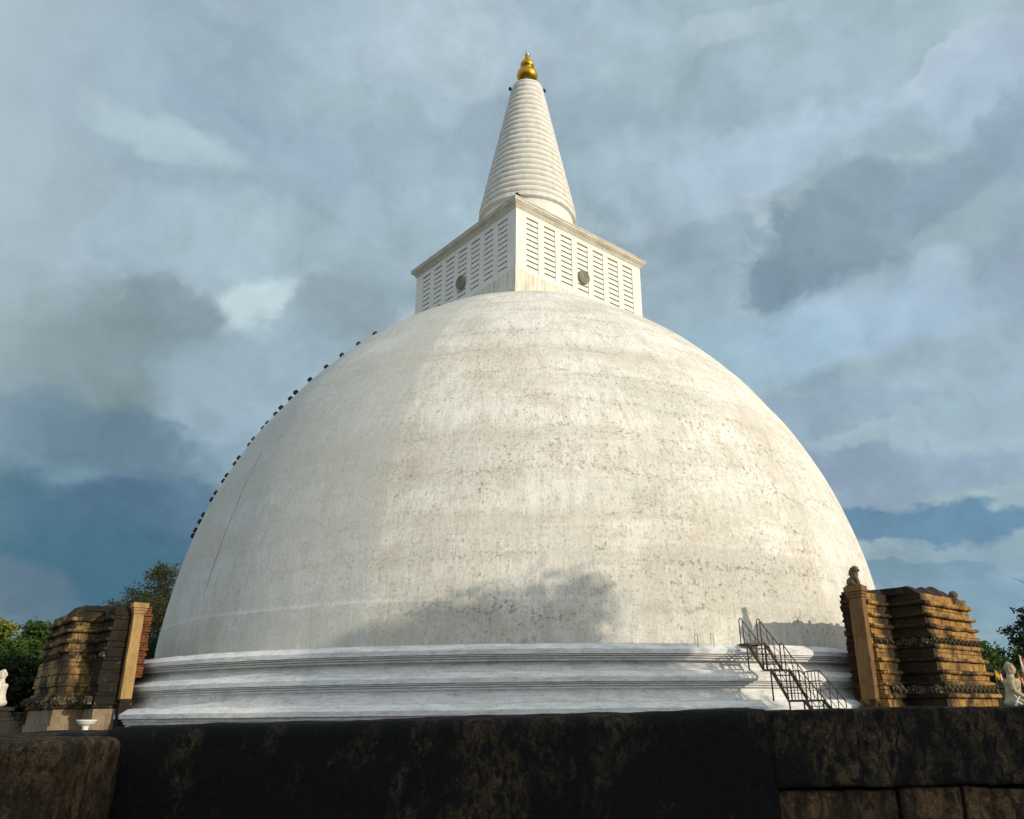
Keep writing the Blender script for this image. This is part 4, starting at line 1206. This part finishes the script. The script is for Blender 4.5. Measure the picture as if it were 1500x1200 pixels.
# base: pale overcast above, slate blue near the horizon, with the clear sky showing a little
f1 = noise(deck, 1.5, 5, .58).outputs['Fac']
f2 = noise(deck, 4.2, 5, .6).outputs['Fac']
base = mixc(mr(el, .02, .34), c10((.17,.31,.43)), c10((.40,.51,.60)))
base = mixc(mr(f1, .42, .64), base, c10((.35,.45,.52)))
base = mixc(mth('MULTIPLY', mr(f2, .50, .68), mr(el, .05, .3)), base, c10((.47,.58,.66)))
base = mixc(.12, base, skyt.outputs[0])
CLOUDS = [   # azimuth, elevation, half width, half height (degrees), tilt, colour, strength
    (-36.9, 37.2, 11.6, 5.3, 0, (0.31, 0.41, 0.49), 0.75),
    (-29.5, 42.3, 4.7, 4.7, 0, (0.34, 0.43, 0.56), 0.5),
    (-14.9, 43.6, 6.6, 3.9, 20, (0.46, 0.57, 0.66), 0.6),
    (-9.0, 45.8, 4.9, 2.7, 0, (0.52, 0.62, 0.72), 0.6),
    (-7.0, 45.3, 2.0, 1.3, 0, (0.58, 0.67, 0.74), 0.5),
    (-19.2, 40.4, 9.5, 1.7, -8, (0.36, 0.47, 0.54), 0.6),
    (-30.5, 36.0, 3.5, 1.2, -10, (0.48, 0.59, 0.65), 0.6),
    (-14.2, 37.1, 9.1, 2.7, 0, (0.36, 0.46, 0.58), 0.6),
    (-37.7, 30.7, 4.5, 3.8, 0, (0.36, 0.44, 0.51), 0.6),
    (-25.1, 30.9, 5.5, 2.9, 0, (0.42, 0.54, 0.61), 0.6),
    (-9.4, 33.9, 5.7, 3.8, 0, (0.42, 0.54, 0.62), 0.5),
    (2.0, 46.0, 4.5, 2.7, 0, (0.46, 0.56, 0.68), 0.5),
    (13.3, 44.4, 6.6, 3.5, 0, (0.4, 0.51, 0.58), 0.6),
    (15.7, 40.7, 3.1, 2.7, 15, (0.32, 0.42, 0.49), 0.7),
    (18.3, 45.3, 3.8, 0.9, 0, (0.5, 0.6, 0.68), 0.5),
    (26.7, 41.8, 6.8, 3.6, 0, (0.41, 0.53, 0.61), 0.6),
    (32.4, 39.7, 3.0, 0.8, 20, (0.58, 0.66, 0.74), 0.55),
    (35.1, 37.6, 4.0, 2.5, 0, (0.46, 0.57, 0.74), 0.6),
    (22.0, 37.6, 7.3, 2.1, 8, (0.48, 0.59, 0.74), 0.65),
    (11.2, 37.3, 5.1, 2.8, 0, (0.47, 0.58, 0.7), 0.5),
    (13.4, 31.9, 2.6, 1.5, 20, (0.31, 0.41, 0.5), 0.7),
    (21.7, 30.2, 4.4, 3.1, 15, (0.225, 0.305, 0.385), 0.95),
    (18.9, 28.8, 3.4, 2.0, 5, (0.215, 0.29, 0.37), 0.9),
    (25.7, 32.6, 5.0, 2.6, 22, (0.26, 0.35, 0.43), 0.92),
    (31.6, 33.0, 4.2, 1.7, 20, (0.27, 0.36, 0.45), 0.9),
    (36.4, 34.2, 2.1, 2.7, 0, (0.29, 0.38, 0.48), 0.85),
    (33.4, 26.1, 3.1, 2.2, 0, (0.29, 0.37, 0.47), 0.85),
    (29.3, 27.2, 2.2, 2.0, 30, (0.44, 0.54, 0.66), 0.6),
    (23.8, 25.2, 7.7, 2.6, 0, (0.4, 0.52, 0.69), 0.7),
    (16.8, 24.8, 5.5, 2.8, 0, (0.36, 0.51, 0.63), 0.6),
    (-34.4, 23.6, 8.6, 2.7, 5, (0.33, 0.41, 0.46), 0.8),
    (-23.2, 26.5, 2.7, 2.2, 25, (0.56, 0.67, 0.72), 0.86),
    (-27.8, 25.7, 3.0, 2.4, -15, (0.27, 0.335, 0.39), 0.93),
    (-35.3, 20.4, 7.7, 3.1, 0, (0.27, 0.34, 0.37), 0.8),
    (-29.3, 20.6, 5.1, 3.9, 0, (0.225, 0.3, 0.34), 0.85),
    (-17.5, 26.0, 3.3, 2.5, 0, (0.31, 0.4, 0.46), 0.85),
    (-22.0, 19.9, 4.3, 3.5, 25, (0.37, 0.48, 0.59), 0.75),
    (-24.1, 15.5, 3.3, 2.5, 0, (0.3, 0.4, 0.5), 0.6),
    (-33.1, 15.6, 7.2, 1.8, 0, (0.13, 0.215, 0.29), 0.85),
    (-30.5, 13.8, 6.7, 0.8, 0, (0.185, 0.29, 0.375), 0.8),
    (-33.2, 10.2, 9.1, 2.6, 0, (0.06, 0.15, 0.225), 0.95),
    (-26.6, 12.1, 4.4, 2.0, 0, (0.095, 0.17, 0.265), 0.8),
    (-28.3, 8.1, 5.7, 2.3, 0, (0.065, 0.155, 0.225), 0.9),
    (-33.9, 6.5, 3.0, 1.5, -20, (0.125, 0.19, 0.26), 0.85),
    (19.0, 18.8, 6.3, 2.7, 0, (0.29, 0.385, 0.5), 0.6),
    (23.8, 17.3, 3.8, 0.7, -3, (0.44, 0.55, 0.64), 0.55),
    (29.2, 16.0, 3.9, 0.8, -5, (0.41, 0.52, 0.6), 0.6),
    (25.2, 14.8, 7.4, 1.8, 0, (0.28, 0.36, 0.49), 0.7),
    (29.9, 19.9, 5.4, 2.3, 0, (0.37, 0.49, 0.6), 0.6),
    (25.0, 11.6, 7.7, 1.0, -3, (0.135, 0.26, 0.39), 0.9),
    (28.7, 9.5, 4.9, 0.8, -6, (0.27, 0.38, 0.47), 0.75),
    (24.1, 8.4, 5.3, 0.7, 0, (0.165, 0.3, 0.4), 0.7),
    (28.2, 7.1, 6.0, 1.5, 0, (0.235, 0.35, 0.46), 0.75),

]
# fluffy density field shared by all clouds: billows inside billows
d1 = noise(wd_dir, 6.2, 9, .61).outputs['Fac']
d2 = noise(deck, 3.2, 6, .62).outputs['Fac']
den_n = mth('ADD', mth('MULTIPLY', mth('SUBTRACT', mth('ADD', mth('MULTIPLY', d1, .7), mth('MULTIPLY', d2, .3)), .5), 4.6), .80)
c = base
for (az, e, rx, ry, tilt, colr, s) in CLOUDS:
    a, b = R(az), R(e)
    d = Vector((math.sin(a)*math.cos(b), math.cos(a)*math.cos(b), math.sin(b)))
    right = Vector((math.cos(a), -math.sin(a), 0)); up = right.cross(d)
    tl = R(tilt); r2 = right*math.cos(tl)+up*math.sin(tl); u2 = up*math.cos(tl)-right*math.sin(tl)
    # outline: an ellipse round the direction d (r2 and u2 are square to d), made ragged by wd_dir
    da = N('ShaderNodeVectorMath', operation='DOT_PRODUCT'); Lk(wd_dir, da.inputs[0]); da.inputs[1].default_value = r2/(math.sin(R(rx))*1.25)
    db = N('ShaderNodeVectorMath', operation='DOT_PRODUCT'); Lk(wd_dir, db.inputs[0]); db.inputs[1].default_value = u2/(math.sin(R(ry))*1.25)
    q = N('ShaderNodeMath', operation='MULTIPLY'); Lk(da.outputs['Value'], q.inputs[0]); Lk(da.outputs['Value'], q.inputs[1])
    q2 = N('ShaderNodeMath', operation='MULTIPLY_ADD'); Lk(db.outputs['Value'], q2.inputs[0]); Lk(db.outputs['Value'], q2.inputs[1]); Lk(q.outputs[0], q2.inputs[2])
    dens = mth('SUBTRACT', den_n, q2.outputs[0])
    crisp = s >= .85 and e > 24             # heavy clouds have firmer outlines and a faint lit fringe; the low bank is one veil
    if crisp: c = mixc(mr(dens, -.9, .1, 0., .05), c, c10(tuple(min(.72, .62*x+.27) for x in colr)))
    c = mixc(mr(dens, *((-.30, .40) if crisp else (-1.5, .1) if e < 24 and az < -20 else (-.40, .42)), 0., s), c, c10(colr))
# fine billow over everything
fb = d1
gain = N('ShaderNodeMix', data_type='RGBA', blend_type='MULTIPLY'); gain.inputs[0].default_value = 1.0
Lk(c, gain.inputs[6])
cbg = N('ShaderNodeCombineXYZ'); v = mth('ADD', mr(fb, .30, .70, 1.12, .88, False), mth('MULTIPLY', mth('SUBTRACT', noise(wd_dir, 19.0, 5, .6).outputs['Fac'], .5), .42))
for i, q in enumerate((.955, 1.0, .985)): Lk(mth('MULTIPLY', v, q), cbg.inputs[i])
Lk(cbg.outputs[0], gain.inputs[7])
# unseen sky round the low sun, brightened to fill the shaded sides
dt = N('ShaderNodeVectorMath', operation='DOT_PRODUCT'); Lk(tc, dt.inputs[0]); dt.inputs[1].default_value = Vector((.8,-.5,.35)).normalized()
# mostly unseen sky at the left, given one pale blue to set the fill
left_fill = N('ShaderNodeVectorMath', operation='DOT_PRODUCT'); Lk(tc, left_fill.inputs[0]); left_fill.inputs[1].default_value = Vector((-.85,-.47,.2)).normalized()
dark = mixc(mr(left_fill.outputs['Value'], .08, .5, 0., 1.), gain.outputs[2], c10((.50,.61,.69)))
c = mixc(mr(dt.outputs['Value'], .2, .95, 0., .9), dark, c10((1.0,1.0,1.0)))
wd.cycles.sampling_method = 'MANUAL'; wd.cycles.sample_map_resolution = 256
bgd = N('ShaderNodeBackground'); Lk(c, bgd.inputs[0]); bgd.inputs[1].default_value = .1
wo = N('ShaderNodeOutputWorld'); Lk(bgd.outputs[0], wo.inputs[0])

cam = bpy.data.cameras.new('camera'); co = bpy.data.objects.new('camera', cam); col.objects.link(co)
cam.sensor_width = 36; cam.lens = 1155.72/1500*36; cam.shift_x = -.03715; cam.clip_end = 12000; cam.clip_start = .05
co.location = (0, 0, 1.6)
co.rotation_euler = (Matrix.Rotation(math.pi/2+.3671, 4, 'X') @ Matrix.Rotation(-.0119, 4, 'Z')).to_euler()
scene.camera = co
scene.view_settings.view_transform = 'Standard'; scene.view_settings.look = 'None'
scene.view_settings.exposure = 0; scene.view_settings.gamma = 1
scene.cycles.max_bounces = 6
